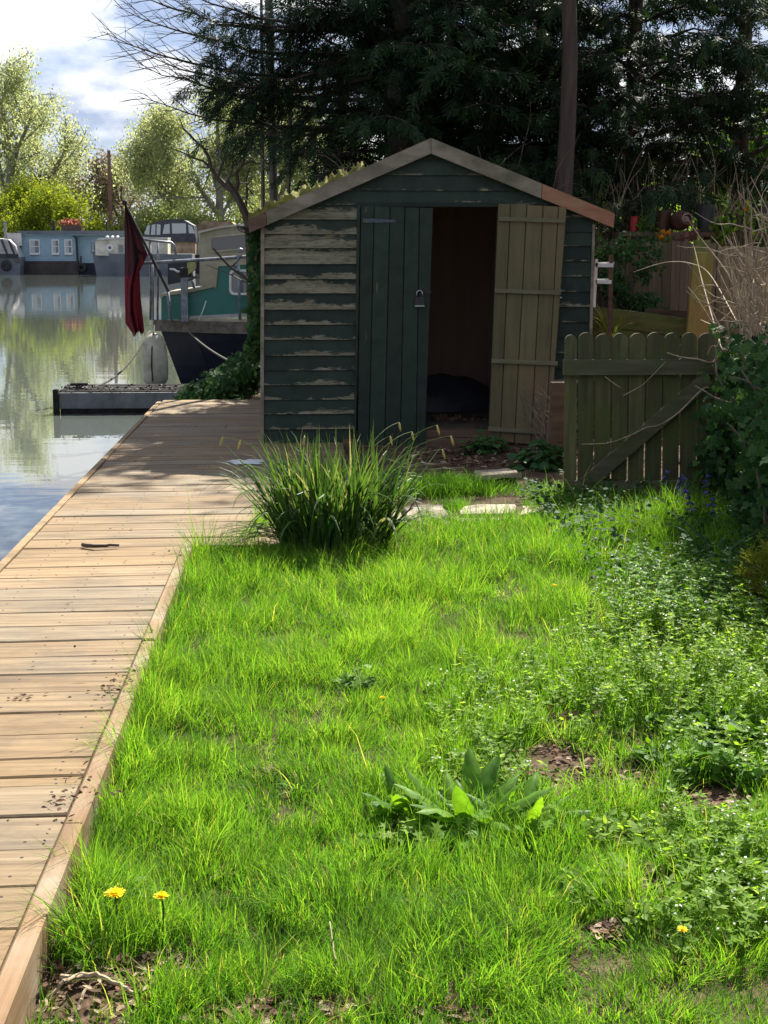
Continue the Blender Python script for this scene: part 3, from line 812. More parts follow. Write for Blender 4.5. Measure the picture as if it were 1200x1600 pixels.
cv.box((p.x, Ys - .068, q.z), (q.x, Ys - .063, p.z + .05)); o = cv.build('repair_strip', M['door_paint'], ld); o.color = (0.56, 0, 0, 1)

rdoor = child_empty('door', P(820, 690, Ys - 0.1), shed, 'right door swung fully open showing its bare olive inner side with ledges')
tp = [cx(v) for v in (795, 860, 945, 1030, 1110, 1153)]; bt = [cx(v) for v in (743, 806, 880, 966, 1040, 1062)]
door_boards(rdoor, tp, bt, (318, 323.5), (687, 698), -0.05, -0.13, M['inner'], None)
for (xa, ya, xb, yb) in ((798, 106, 1144, 117), (778, 480, 1122, 491), (760, 846, 1104, 859), (742, 1200, 1072, 1220)):
    A, B = P(cx(xa), cy(ya), Ys - 0.063), P(cx(xb), cy(yb), Ys - 0.143)
    mb = MB(); mb.beam(A, B, 0.030, 0.022, side=(0, 1, 0)); mb.build('ledge', M['ledge'], rdoor)
bl = MB(); bl.lathe(P(876, 465, Ys - 0.15), [(0.006, 0), (0.006, 0.02), (0.001, 0.022)], 8, (0, -1, 0)); bl.build('bolt', M['steel'], rdoor)

# things lying inside the shed
rs = random.Random(9)
def heap(name, c, rx, ry, h, mat, label, cat, seed, n=22, rough=0.5):
    rr = np.random.default_rng(seed)
    gx_, gy_ = np.meshgrid(np.linspace(-1, 1, n), np.linspace(-1, 1, n))
    rad = np.sqrt(gx_ ** 2 + gy_ ** 2)
    z = h * np.clip(1 - rad ** 2, 0, 1) ** 0.6 * (0.6 + rough * 1.2 * (fbm(gx_ + seed, gy_, 2.2, seed) - 0.2))
    z = np.where(rad < 1, np.maximum(z, 0.001), 0.001)
    sc = np.where(rad > 1, 1 / np.maximum(rad, 1e-6), 1)
    v = np.stack([c[0] + gx_ * sc * rx, c[1] + gy_ * sc * ry, c[2] + z], -1).reshape(-1, 3)
    ii = np.arange(n - 1)[:, None] * n; jj = np.arange(n - 1)[None, :]
    q = np.stack([ii + jj, ii + jj + 1, ii + n + jj + 1, ii + n + jj], -1).reshape(-1, 4)
    mb = MB(); mb.add(v, q)
    mb.add([v[k] for k in (0, n - 1, n * n - 1, n * n - n)], [(3, 2, 1, 0)])
    return tag(mb.build(name, mat, smooth=True), label, cat)
heap('crumpled_tarpaulin', (1.0, Ys + 1.55, 0.101), 0.62, 0.5, 0.34, M['canvas'], 'dark crumpled sheet heaped at the back inside the open shed', 'tarpaulin', 3)
mb = MB()
for k in range(26):
    p = (P(712, 650, Ys + .5).x + rs.uniform(-.18, .2), Ys + 0.55 + rs.uniform(-.15, .15), 0.103)
    mb.box(p, (p[0] + rs.uniform(.01, .05), p[1] + rs.uniform(.01, .05), p[2] + rs.uniform(.005, .03)))
tag(mb.build('shed_rubbish', M['litter']), 'scatter of broken bits on the dark shed floor', 'rubbish', kind='stuff')
# ================================================================== picket gate
YG = 8.85
gate = thing('picket_gate', (P(998, 775, YG).x, YG, gz(1.9, YG)), 'low mossy wooden picket gate with rounded tops and diagonal brace', 'gate')
gpx = lambda v: 850 + v / 2.6657
seam = [(84, 80), (140, 138), (211, 207), (282, 278), (354, 347), (426, 417), (498, 490), (570, 563), (642, 635), (716, 708)]
for k in range(9):
    xa0, xb0 = gpx(seam[k][0]), gpx(seam[k + 1][0])
    xa1, xb1 = gpx(seam[k][1]), gpx(seam[k + 1][1])
    a, b = P(xa0, 531, YG), P(xb0, 531, YG)
    rk = random.Random(k)
    d = P(xa1, 778 + rk.uniform(-4, 2), YG); c = P(xb1, 778 + rk.uniform(-4, 2), YG)
    g = 0.0055 if k < 8 else 0.003
    a.x += g; d.x += g; b.x -= g; c.x -= g
    w2 = (b.x - a.x) / 2; xm = (a.x + b.x) / 2; ztop = a.z + rk.uniform(-.008, .004)
    pts = [d, c, b] + [Vector((xm + w2 * math.cos(t), YG, ztop + w2 * 0.92 * math.sin(t))) for t in np.linspace(0, math.pi, 13)[1:-1]] + [a]
    mb = MB(); mb.prism(pts, (0, 0.018, 0)); mb.build('picket', M['gate'], gate)
mb = MB(); mb.beam(P(880, 574, YG - .021), P(1119, 573, YG - .021), 0.092, 0.038); mb.build('rail', M['gate_rail'], gate)
mb = MB(); mb.beam(P(884, 762, YG - .021), P(1112, 762, YG - .021), 0.085, 0.036); mb.build('rail', M['gate_rail'], gate)
p0, p1 = P(914, 757, YG - .022), P(1106, 590, YG - .022)
mb = MB(); mb.beam(p0, p1, 0.088, 0.034); mb.build('brace', M['gate_rail'], gate)
# post the gate hangs on, hidden in the ivy
mb = MB(); q = P(1127, 560, YG); mb.bevbox((q.x - .012, YG + .03, gz(q.x, YG) - .1), (q.x + .05, YG + .09, P(1127, 545, YG).z), .01)
tag(mb.build('gate_post', M['fence']), 'square timber post at the hinge side of the picket gate', 'post')

# ================================================================== fence panels and leaning boards behind the gate
def board_fence(name, label, pa, pb, n, ztop, zbot, mat, seed, cat='fence', thick=0.018):
    rr = random.Random(seed)
    pa, pb = Vector(pa), Vector(pb)
    th = thing(name, ((pa + pb) / 2).to_tuple()[:2] + (zbot,), label, cat)
    d = (pb - pa) / n
    nr = Vector((-d.y, d.x, 0)).normalized() * thick
    for k in range(n):
        a, b = pa + d * (k + 0.02), pa + d * (k + 0.98)
        o = nr * rr.uniform(-.25, .25)
        zt = ztop(k / n) + rr.uniform(-.012, .012) if callable(ztop) else ztop + rr.uniform(-.012, .012)
        mb = MB()
        pts = [a + o, b + o, b + o + nr, a + o + nr]
        mb.hexa([(p.x, p.y, zbot) for p in pts] + [(p.x, p.y, zt) for p in pts])
        mb.build('fence_board', mat, th)
    for zz in (zbot + 0.35, (ztop(0.5) if callable(ztop) else ztop) - 0.25):
        mb = MB(); mb.beam((pa.x + nr.x * 2.2, pa.y + nr.y * 2.2, zz), (pb.x + nr.x * 2.2, pb.y + nr.y * 2.2, zz), 0.07, 0.035, side=nr); mb.build('fence_rail', mat, th)
    return th
YF = 13.4
a, b = P(934, 450, YF), P(1122, 450, YF)
zF = P(1000, 378, YF).z
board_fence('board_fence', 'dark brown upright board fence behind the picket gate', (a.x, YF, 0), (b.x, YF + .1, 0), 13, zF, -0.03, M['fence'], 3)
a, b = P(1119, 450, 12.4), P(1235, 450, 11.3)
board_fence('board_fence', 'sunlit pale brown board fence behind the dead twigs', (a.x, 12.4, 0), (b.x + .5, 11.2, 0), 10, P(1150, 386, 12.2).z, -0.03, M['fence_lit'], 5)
# olive-yellow board leaning in front of the fence
mb = MB()
q = [P(1070, 560, 11.9), P(1106, 560, 11.9), P(1115, 394, 12.1), P(1085, 394, 12.1)]
mb.prism(q, (0, .05, 0))
tag(mb.build('leaning_board', M['olive_board']), 'broad yellow-green board leaning against the fence behind the gate', 'board')
mb = MB(); q = [P(1087, 420, 12.25), P(1110, 420, 12.25), P(1110, 375, 12.3), P(1087, 375, 12.3)]
mb.prism(q, (0, .06, 0)); mb.prism([P(1088, 640, 12.25), P(1108, 640, 12.25), P(1110, 419, 12.25), P(1088, 419, 12.25)], (0, .06, 0))
tag(mb.build('fence_post', M['sleeper']), 'short olive post top showing above the leaning yellow-green board', 'post')
# mossy raised bed
bed = thing('raised_bed', (P(1000, 500, 12.3).x, 12.3, 0), 'raised bed edged with mossy green sleepers beyond the gate', 'raised bed')
mb = MB(); mb.beam(P(922, 492, 12.3), P(1078, 512, 12.2), 0.15, 0.08); mb.build('sleeper', M['sleeper'], bed)
mb = MB(); mb.beam(P(922, 521, 12.32), P(1078, 541, 12.22), 0.15, 0.08); mb.build('sleeper', M['sleeper'], bed)
mb = MB(); mb.beam(P(922, 550, 12.3), P(1078, 570, 12.2), 0.15, 0.08); mb.build('sleeper', M['sleeper'], bed)
for px in (930, 1070):
    q = P(px, 505, 12.34); mb = MB(); mb.box((q.x - .05, 12.36, -0.1), (q.x + .05, 12.45, q.z)); mb.build('bed_post', M['sleeper'], bed)
mb = MB(); q0, q1 = P(922, 500, 12.4), P(1080, 500, 12.4); mb.box((q0.x, 12.46, -0.1), (q1.x, 13.3, P(1000, 496, 12.4).z - .03)); mb.build('bed_soil', M['soil'], bed)
# dark lengths of old wood on the bed
for k, (xa, ya, xb, yb, w) in enumerate(((1008, 485, 1076, 489, .035), (1020, 494, 1074, 500, .05), (1030, 488, 1078, 496, .03))):
    mb = MB(); mb.beam(P(xa, ya, 12.6 + .06 * k), P(xb, yb, 12.6 + .06 * k), w, .05)
    tag(mb.build('old_timber', M['brown_wood']), ['upper dark timber length lying on the raised bed', 'thick dark timber length at the front of the raised bed', 'thin dark timber length between two others on the raised bed'][k], 'timber', 'timbers on the raised bed')
# white brackets on the shed side
wb = thing('white_rack', (P(945, 430, Ys + .3).x, Ys + .3, .9), 'white painted rack with two short arms beside the shed corner', 'rack')
for (xa, ya, xb) in ((930, 414, 958), (930, 440, 955)):
    mb = MB(); mb.beam(P(xa, ya, Ys + .25), P(xb, ya + .5, Ys + .25), 0.03, 0.03); mb.build('arm', M['white_metal'], wb)
    mb = MB(); mb.beam(P(xa, ya - 3, Ys + .3), P(xb + 1, ya - 3, Ys + .3), 0.012, 0.03); mb.build('shelf_edge', M['white_metal'], wb)
mb = MB(); mb.beam(P(932, 405, Ys + .25), P(928, 480, Ys + .25), .02, .03); mb.build('upright', M['white_metal'], wb)
mb = MB(); mb.beam(P(955, 398, Ys + .29), P(949, 690, Ys + .29), .03, .03); mb.build('upright', M['brown_wood'], wb)

# potting shelf behind the fence with pots on it
YS_ = 14.1
shelf = thing('potting_shelf', (P(1090, 380, YS_).x, YS_, 0), 'long timber shelf behind the fence carrying garden pots', 'shelf')
zs = P(1000, 363, YS_).z
a, b = P(960, 380, YS_).x, P(1260, 380, YS_).x
mb = MB(); mb.box((a, YS_ - .2, zs - .04), (b, YS_ + .35, zs)); mb.build('shelf_top', M['brown_wood'], shelf)
for xx in (a + .1, (a + b) / 2, b - .15):
    mb = MB(); mb.box((xx, YS_ - .15, -.05), (xx + .07, YS_ - .08, zs - .041)); mb.build('leg', M['brown_wood'], shelf)
    mb = MB(); mb.box((xx, YS_ + .2, -.05), (xx + .07, YS_ + .27, zs - .041)); mb.build('leg', M['brown_wood'], shelf)
def pot(name, px, half, ytop, Y, mat, label, taper=.75, rim=True):
    c = P(px, ytop, Y); r = P(px + half, ytop, Y).x - c.x; h = c.z - zs
    prof = [(r * taper * .02, 0), (r * taper, 0), (r * .95, h * .86)]
    if rim: prof += [(r * 1.0, h * .86), (r * 1.02, h)]
    else: prof += [(r, h)]
    prof += [(r * .9, h), (r * .85, h * .8), (.001, h * .78)]
    mb = MB(); mb.lathe((c.x, Y, zs), prof, 22)
    return tag(mb.build(name, mat, smooth=False), label, 'pot')
pot('plant_pot', 1033, 17, 329, 14.12, M['pot_brown'], 'dark brown pot standing upright left of the toppled copper pot')
pot('plant_pot', 1103, 15, 320, 14.0, M['pot_black'], 'tall black pot on the shelf right of the toppled copper pot')
pot('plant_pot', 1148, 15, 334, 14.1, M['pot_black'], 'squat black pot near the right end of the shelf')
pot('plant_pot', 1190, 16, 318, 14.15, M['pot_black'], 'black pot at the picture edge behind the dead twigs')
c = P(1066, 345, 13.95); r = P(1081, 345, 13.95).x - c.x
mb = MB(); mb.lathe((c.x + .02, 13.98, zs + r + .025), [(.001, .075), (r * .30, .075), (r * .36, .06), (r * .40, .10), (r * .62, .09), (r * .68, .05), (r * .95, -.02), (r, -.04), (r, -.08), (r * .97, -.10), (r * .8, -.22), (r * .75, -.22), (r * .6, -.05)], 26, (0.15, -1, 0.1))
tag(mb.build('plant_pot', M['pot_copper'], smooth=False), 'copper-brown round pot lying on its side on the shelf', 'pot')
pot('red_can', 991, 6.5, 338, 14.05, M['red_can'], 'small bright red can at the left end of the shelf', .97, False)
bpy.data.objects['red_can']['category'] = 'can'
q = [P(1052, 377, 13.75), P(1090, 366, 13.75), P(1096, 358, 13.9), P(1058, 366, 13.95)]
mb = MB(); mb.prism(q, (0, .03, -.05))
for s_ in range(5):
    a0 = lerp(q[0], q[1], s_ / 5 + .03); b0 = lerp(q[3], q[2], s_ / 5 + .03); a1 = lerp(q[0], q[1], s_ / 5 + .17); b1 = lerp(q[3], q[2], s_ / 5 + .17)
    mb.prism([a0 + Vector((0, -.004, .006)), a1 + Vector((0, -.004, .006)), b1 + Vector((0, -.004, .006)), b0 + Vector((0, -.004, .006))], (0, .006, -.008))
mb.beam(P(1072, 362, 13.8), P(1072, 392, 13.75), .04, .04)
tag(mb.build('clay_block', M['pot_copper']), 'ribbed reddish clay slab propped beside the orange flowers', 'slab')
def petals(mb, c, r, n, tilt=0.5, seed=0, w=.35):
    rr = np.random.default_rng(seed)
    an = rr.random(n) * 2 * math.pi
    el = rr.random(n) * 1.1 * tilt
    al = np.stack([np.cos(an) * np.cos(el), np.sin(an) * np.cos(el), np.sin(el)], -1)
    mb.leaves([(0, 0, 0), (w, .55, .05), (0, 1, 0), (-w, .55, .05)], [(0, 1, 2, 3)], np.tile(np.array(tuple(c)), (n, 1)), al, np.tile([0, 0, 1.0], (n, 1)), r * (0.6 + .4 * rr.random(n)), rr.random(n))
def flowers(name, pts, r, label, mat=M['flower_o']):
    base = Vector(pts[0])
    th = thing(name, (base.x, base.y, base.z - .06), label, 'flower')
    mb = MB(); st = MB()
    for k, p in enumerate(pts):
        petals(mb, p, r, 22, 1.2, k)
        st.tube([(p[0], p[1], p[2] - .14), (p[0], p[1], p[2])], .004, 4)
    fine(mb.build('petals', mat, th)); fine(st.build('stems', M['strap'], th))
    return th
flowers('orange_flower', [P(1028, 370, 13.7), P(1036, 366, 13.68), P(1044, 368, 13.72), P(1033, 374, 13.66)], .055, 'bright orange and yellow flowers below the brown pots')
flowers('orange_flower', [P(1164, 331, 14.0), P(1169, 328, 14.05), P(1175, 334, 14.0)], .05, 'orange flowers behind the dead twigs at the right')

# ================================================================== plants: generic makers
LEAF = [(0, 0, 0), (.22, .45, .04), (0, 1, 0), (-.22, .45, .04)]
LEAF_F = [(0, 1, 2, 3)]
IVY = [(0, 0, 0), (.32, -.08, .03), (.52, .18, -.02), (.30, .38, .03), (.36, .62, -.02), (.13, .66, .02), (0, 1.0, -.04), (-.13, .66, .02), (-.36, .62, -.02), (-.30, .38, .03), (-.52, .18, -.02), (-.32, -.08, .03)]
IVY_F = [(0, 1, 2, 3), (0, 3, 4, 5), (0, 5, 6, 7), (0, 7, 8, 9), (0, 9, 10, 11)]
ROUND = [(0, 0, 0), (.3, .15, .02), (.42, .5, .03), (.25, .85, .02), (0, 1, 0), (-.25, .85, .02), (-.42, .5, .03), (-.3, .15, .02)]
ROUND_F = [(0, 1, 2, 3, 4), (0, 4, 5, 6, 7)]
def unit(n, g=RNG):
    return nrm(g.normal(size=(n, 3)))
def wander(p, d, L, n, wig, rr, grav=0.0):
    p, d = np.array(tuple(p), float), np.array(tuple(d), float)
    out = [p.copy()]
    for k in range(n):
        d = d + rr.normal(size=3) * wig; d[2] -= grav; d /= np.linalg.norm(d)
        p = p + d * L / n; out.append(p.copy())
    return np.array(out)
def ivy_patch(name, label, pts, rad, nleaf, size, seed, parent=None, stems=12, cat='ivy', mat='ivy', face=(0, -1, .45)):
    """leaves spread over spheres of radius rad[k] at pts[k]; upright stems through them"""
    g = np.random.default_rng(seed)
    pts = np.array([tuple(p) for p in pts]); rad = np.array(rad)
    base = pts[:, :].mean(0); base[2] = pts[:, 2].min() - rad.max() * .5
    th = parent or thing(name, tuple(base), label, cat)
    w = rad ** 2 / (rad ** 2).sum()
    idx = g.choice(len(pts), nleaf, p=w)
    off = unit(nleaf, g) * (g.random(nleaf) ** 0.4)[:, None]
    pos = pts[idx] + off * rad[idx][:, None]
    nor = nrm(off * .8 + np.array(face)[None] + g.normal(size=(nleaf, 3)) * .45)
    al = g.normal(size=(nleaf, 3)); al[:, 2] -= .9
    al = nrm(al - nor * (al * nor).sum(1)[:, None])
    cl = fbm(pos[:, 0] * 1.0 + seed, pos[:, 2] + pos[:, 1], 4.0, seed)
    tint = np.clip(.1 + .75 * g.random(nleaf) ** 1.5 + .5 * (cl - .5), 0, 1)
    mb = MB(); mb.leaves(IVY, IVY_F, pos, al, nor, size * (0.55 + .75 * g.random(nleaf)), tint)
    mb.build('leaves', M[mat], th)
    sm = MB()
    for k in range(stems):
        i0 = g.choice(len(pts), p=w)
        s = pts[i0] + unit(1, g)[0] * rad[i0] * .5
        sm.tube(wander(s - np.array([0, 0, rad[i0]]), (g.normal() * .3, g.normal() * .3, 1), rad[i0] * 2, 7, .25, g), np.linspace(.011, .004, 8), 5)
    if stems: fine(sm.build('stems', M['vine'], th))
    return th

# ivy hedge at the right, ivy by the boat, ivy up the shed corner, ivy at the gate foot
hp, hr = [], []
gh = np.random.default_rng(21)
for k in range(74):
    yy = 6.6 + 3.0 * gh.random()
    zt = .86 - .15 * (yy < 7.3)
    hp.append((2.64 + .35 * gh.random() - .17 * (9.2 - yy), yy, gz(2.5, yy) + zt * gh.random() ** .8)); hr.append(.2 + .12 * gh.random())
for k in range(26):        # the edge that laps over the gate
    y_ = 540 + 320 * gh.random(); q = P(1128 + 50 * gh.random() - .12 * (y_ - 540) * gh.random(), y_, 8.62 + .15 * gh.random()); hp.append(tuple(q)); hr.append(.08 + .08 * gh.random())
hedge = ivy_patch('ivy_hedge', 'tall ivy-covered hedge right of the picket gate', hp, hr, 7600, .056, 31, stems=60)
# off-frame continuation of the hedge toward the camera
hp, hr = [], []
for k in range(46):
    yy = 6.6 + 2.9 * gh.random()
    hp.append((yy * .322 + .32 + .4 * gh.random(), yy, gz(2.5, yy) + 1.75 * gh.random())); hr.append(.2 + .1 * gh.random())
for k in range(40):
    yy = 4.4 + 2.4 * gh.random()
    hp.append((2.22 + .5 * gh.random() - .12 * (6.8 - yy), yy, gz(2.5, yy) + 1.25 * gh.random())); hr.append(.2 + .1 * gh.random())
ivy_patch('ivy_hedge', 'nearer ivy hedge just past the right picture edge', hp, hr, 3200, .075, 33, stems=10)
hp, hr = [], []
for k in range(34):
    q = P(300 + 105 * gh.random(), 600, 14.35 + .7 * gh.random()); t_ = (q.x - P(295, 600, 14.3).x) / .62
    hp.append((q.x, q.y, -.12 + (.12 + .40 * min(1, max(0, t_))) * gh.random())); hr.append(.10 + .08 * gh.random())
ivy_patch('ivy_bush', 'low ivy bush spilling over the far end of the deck', hp, hr, 2600, .055, 35, stems=10, face=(0, -1, .8))
hp, hr = [], []
for k in range(44):
    y_ = 350 + 215 * gh.random() ** .9; q = P(404 + 3 * gh.normal() - 4 * (y_ > 480), y_, 11.6 + .9 * gh.random()); hp.append(tuple(q)); hr.append(.04 + .035 * gh.random())
ivy_patch('climbing_ivy', 'ivy climbing the left side of the shed', hp, hr, 1700, .05, 37, stems=26)
hp, hr = [], []
for k in range(26):
    q = P(945 + 85 * gh.random() ** 1.5, 375 + 120 * gh.random(), 13.0 + .25 * gh.random()); hp.append(tuple(q)); hr.append(.07 + .08 * gh.random())
ivy_patch('climbing_shrub', 'dark leafy climber against the board fence behind the gate', hp, hr, 1700, .032, 39, stems=20)

# low leafy plants by the shed door
def leaf_clump(name, label, c, r, h, n, size, mat, seed, tmpl=ROUND, tf=ROUND_F, cat='plant', up=.55):
    g = np.random.default_rng(seed)
    c = Vector(c)
    th = thing(name, tuple(c), label, cat)
    off = unit(n, g); off[:, 2] = np.abs(off[:, 2])
    rad = g.random(n) ** .45
    pos = np.array(tuple(c))[None] + off * rad[:, None] * np.array([r, r, h])[None]
    nor = nrm(off * .5 + np.array([0, -.2, up + .3])[None] + g.normal(size=(n, 3)) * .35)
    al = g.normal(size=(n, 3)); al = nrm(al - nor * (al * nor).sum(1)[:, None])
    mb = MB(); mb.leaves(tmpl, tf, pos, al, nor, size * (.6 + .7 * g.random(n)), np.clip(g.random(n) * .8 + .25 * rad * off[:, 2], 0, 1)); mb.build('leaves', M[mat], th)
    sm = MB()
    for k in range(min(n, 40)):
        p = pos[k]; sm.tube([np.array(tuple(c)) + (p - np.array(tuple(c))) * [.3, .3, 0], (p + np.array(tuple(c))) / 2 + [0, 0, .02], p], [.003, .0025, .002], 4)
    fine(sm.build('stems', M['strap'], th))
    return th
q = G(755, 712, -.05); leaf_clump('leafy_plant', 'small dark leafy plant below the shed doorway', (q.x, q.y, gz(q.x, q.y)), .19, .16, 150, .055, 'ivy', 41, IVY, IVY_F)
q = G(850, 735, -.05); leaf_clump('leafy_plant', 'green round-leaved plant below the open shed door', (q.x, q.y, gz(q.x, q.y)), .22, .20, 170, .07, 'strap', 43)
# brown dead stalks left of the gate
th = thing('dead_stalks', tuple(G(868, 720, -.04)), 'clump of brown dead stalks between shed door and gate', 'dead plant')
gd = np.random.default_rng(5); mb = MB()
for k in range(60):
    b0 = G(868 + gd.normal() * 9, 718 + gd.normal() * 4, -.04)
    pts = wander(b0, (gd.normal() * .35 - .1, gd.normal() * .3, 1), .25 + .42 * gd.random(), 6, .16, gd)
    mb.tube(pts, np.linspace(.005, .002, 7), 4)
mb.build('stalks', M['dead_brown'], th)
mb = MB()
for k in range(9):
    b0 = G(862 + gd.normal() * 7, 712, -.04); b0.z += .2 + .2 * gd.random()
    mb.tube(wander(b0, (-.6 + .4 * gd.normal(), -.3, .6), .22, 5, .12, gd), np.linspace(.0045, .0015, 6), 4)
mb.build('bleached_twigs', M['dead_twig'], th)
mb = MB(); q = P(868, 597, 9.9); mb.box((q.x - .03, 9.85, gz(q.x, 9.9) - .05), (q.x + .07, 9.93, q.z))
tag(mb.build('stake', M['brown_wood']), 'short square brown stake among the dead stalks', 'post')

# dead twigs over the right fence and arching across the gate
th = thing('dead_bramble', tuple(P(1170, 780, 8.9)), 'tangle of pale dead bramble stems over the ivy hedge', 'dead plant')
mb = MB()
for k in range(130):
    py = 345 + 250 * gd.random(); px = 1132 + 100 * gd.random() ** .7 + max(0, 30 * (430 - py) / 80)
    s = P(px, py, 8.9 + 1.2 * gd.random())
    d = gd.normal(size=3); d[2] = abs(d[2]) * .6 + .1; d[1] *= .5
    mb.tube(wander(s, d, .15 + .45 * gd.random(), 8, .24, gd, .03), np.linspace(.0048, .0014, 9), 4)
for k in range(85):        # mostly upright straight ones at the top right
    s = P(1150 + 90 * gd.random(), 460 + 150 * gd.random(), 9.0 + 1.0 * gd.random())
    mb.tube(wander(s, (-.12 + .35 * gd.normal(), .2 * gd.normal(), 1), .35 + .45 * gd.random(), 7, .07, gd), np.linspace(.0065, .002, 8), 4)
mb.build('stems', M['dead_twig'], th)
mb = MB()
def vine_px(pts, Y, r0=.005, r1=.002):
    pp = [P(x, y, Y + dy) for x, y, dy in pts]
    dense = []
    for i_ in range(len(pp) - 1):
        p0, p1, p2, p3 = pp[max(i_ - 1, 0)], pp[i_], pp[i_ + 1], pp[min(i_ + 2, len(pp) - 1)]
        for t_ in np.linspace(0, 1, 6, endpoint=False):
            dense.append(.5 * ((2 * p1) + (p2 - p0) * t_ + (2 * p0 - 5 * p1 + 4 * p2 - p3) * t_ ** 2 + (3 * p1 - p0 - 3 * p2 + p3) * t_ ** 3))
    dense.append(pp[-1])
    mb.tube(dense, np.linspace(r0, r1, len(dense)), 5)
YV = YG - .06
vine_px([(1125, 548, 0), (1113, 566, 0), (1090, 561, 0), (1065, 558, 0), (1042, 551, 0)], YV, .006, .004)
vine_px([(1190, 585, 0), (1150, 610, .0), (1115, 608, 0), (1098, 608, 0), (1060, 645, 0), (1030, 664, 0), (1010, 668, 0), (985, 680, 0), (950, 692, 0), (908, 694, 0)], YV, .006, .0025)
vine_px([(970, 606, 0), (958, 598, 0), (945, 588, 0)], YV, .003, .003)
vine_px([(974, 618, 0), (1000, 604, 0), (1012, 594, 0), (1040, 565, 0)], YV, .0035, .002)
vine_px([(1165, 600, 0), (1140, 580, 0), (1100, 450, 1.0), (1085, 388, 1.4), (1080, 380, 1.4)], YV + .3, .006, .002)
vine_px([(1150, 500, .6), (1110, 430, 1.4), (1080, 412, 1.5), (1040, 410, 1.6), (990, 425, 1.6)], YV + .3, .005, .002)
vine_px([(1200, 440, .6), (1160, 470, .8), (1120, 505, .9), (1095, 500, 1.0)], YV + .3, .006, .003)
vine_px([(1200, 620, 0), (1160, 610, 0), (1135, 600, 0), (1118, 612, 0)], YV - .1, .006, .003)
vine_px([(1195, 560, 0), (1165, 545, 0), (1140, 560, 0), (1115, 540, 0), (1105, 555, 0)], YV, .005, .002)
mb.build('arching_stems', M['dead_twig'], th)

# yellow striped leaves by the bed
def strap_plant(name, label, c, n, L, w, mat, seed, spread=.8, flower=None, cat='plant', up=1.0, tint=None):
    g = np.random.default_rng(seed); c = Vector(c)
    th = thing(name, tuple(c), label, cat)
    mb = MB()
    for k in range(n):
        an = g.random() * 2 * math.pi
        b0 = np.array(tuple(c)) + np.array([math.cos(an), math.sin(an), 0]) * .03 * g.random()
        d = (math.cos(an) * spread * g.random() ** .6, math.sin(an) * spread * g.random() ** .6, up)
        LL = L * (.6 + .5 * g.random())
        pts = wander(b0, d, LL, 8, .05, g, .11 + .08 * g.random())
        ribbon(mb, pts, w * (.7 + .5 * g.random()), tint if tint is not None else g.random(), an)
    mb.build('leaves', M[mat], th)
    return th
def ribbon(mb, pts, w, tint, an, fold=.22):
    k = len(pts)
    s = np.array([-math.sin(an), math.cos(an), 0.0])
    t_ = np.linspace(0, 1, k)
    ww = w * np.minimum(1, 3 * (1 - t_)) * (0.75 + .25 * np.sin(t_ * 3)) + .0006
    d = np.gradient(pts, axis=0); d = nrm(d)
    up = nrm(np.cross(s[None], d))
    L_, R_ = pts - s * ww[:, None] / 2 + up * ww[:, None] * fold, pts + s * ww[:, None] / 2 + up * ww[:, None] * fold
    v = np.concatenate([L_, pts, R_])
    i = np.arange(k - 1)
    q = np.concatenate([np.stack([i, i + k, i + k + 1, i + 1], -1), np.stack([i + k, i + 2 * k, i + 2 * k + 1, i + k + 1], -1)])
    mb.add(v, q, tint)
q = P(955, 508, 12.0)
strap_plant('striped_plant', 'arching yellow-green strap leaves in front of the raised bed', (q.x, 12.0, q.z - .1), 16, .38, .022, 'golden', 51, 1.1)
# ================================================================== pontoon
YP = 17.0
pon = thing('pontoon', (P(180, 636, YP).x, YP + .4, WATER_Z), 'low grey floating pontoon beyond the end of the deck', 'pontoon')
xl, xr = P(92, 620, YP).x, -0.45
zt = P(180, 612, YP).z
mb = MB(); mb.box((xl, YP, WATER_Z + .06), (xr, YP + .045, zt - .012)); mb.build('face_board', M['pontoon'], pon)
mb = MB(); mb.box((xl + .02, YP + .046, WATER_Z - .15), (xr, YP + .9, WATER_Z + .10)); mb.build('float', M['black_wet'], pon)
mb = MB(); mb.box((xl + .01, YP + .012, WATER_Z - .1), (xr, YP + .04, WATER_Z + .058)); mb.build('wet_band', M['black_wet'], pon)
for k in range(6):
    y0 = YP + .048 + k * .142
    mb = MB(); mb.bevbox((xl - .02, y0, zt - .045), (xr, y0 + .135, zt + .004 * (k % 2)), .005); mb.build('plank', M['black_wet'], pon)
mb = MB(); mb.bevbox((xl - .065, YP - .03, WATER_Z - .6), (xl - .004, YP + .06, zt + .03), .008); mb.build('corner_post', M['black_wet'], pon)
mb = MB(); q = P(124, 604, YP + .3)
mb.box((q.x - .07, YP + .26, zt + .006), (q.x + .07, YP + .34, zt + .03)); mb.tube([(q.x - .1, YP + .3, zt + .06), (q.x + .1, YP + .3, zt + .06)], .018, 8)
for s_ in (-.03, .03): mb.tube([(q.x + s_, YP + .3, zt + .02), (q.x + s_, YP + .3, zt + .06)], .013, 8)
mb.build('cleat', M['iron'], pon)
gl = np.random.default_rng(14)
mb = MB(); n = 420
pos = np.stack([xl + (xr - xl) * gl.random(n), YP + .03 + .5 * gl.random(n) ** 1.5, np.full(n, zt + .012) + .02 * gl.random(n)], -1)
mb.leaves(LEAF, LEAF_F, pos, unit(n, gl) * [1, 1, .4], np.array([0, -.2, 1.0]) + gl.normal(size=(n, 3)) * .5, .05, gl.random(n) * .3)
tag(mb.build('pontoon_debris', M['iron']), 'dark wet leaf debris strewn along the pontoon', 'debris', kind='stuff')

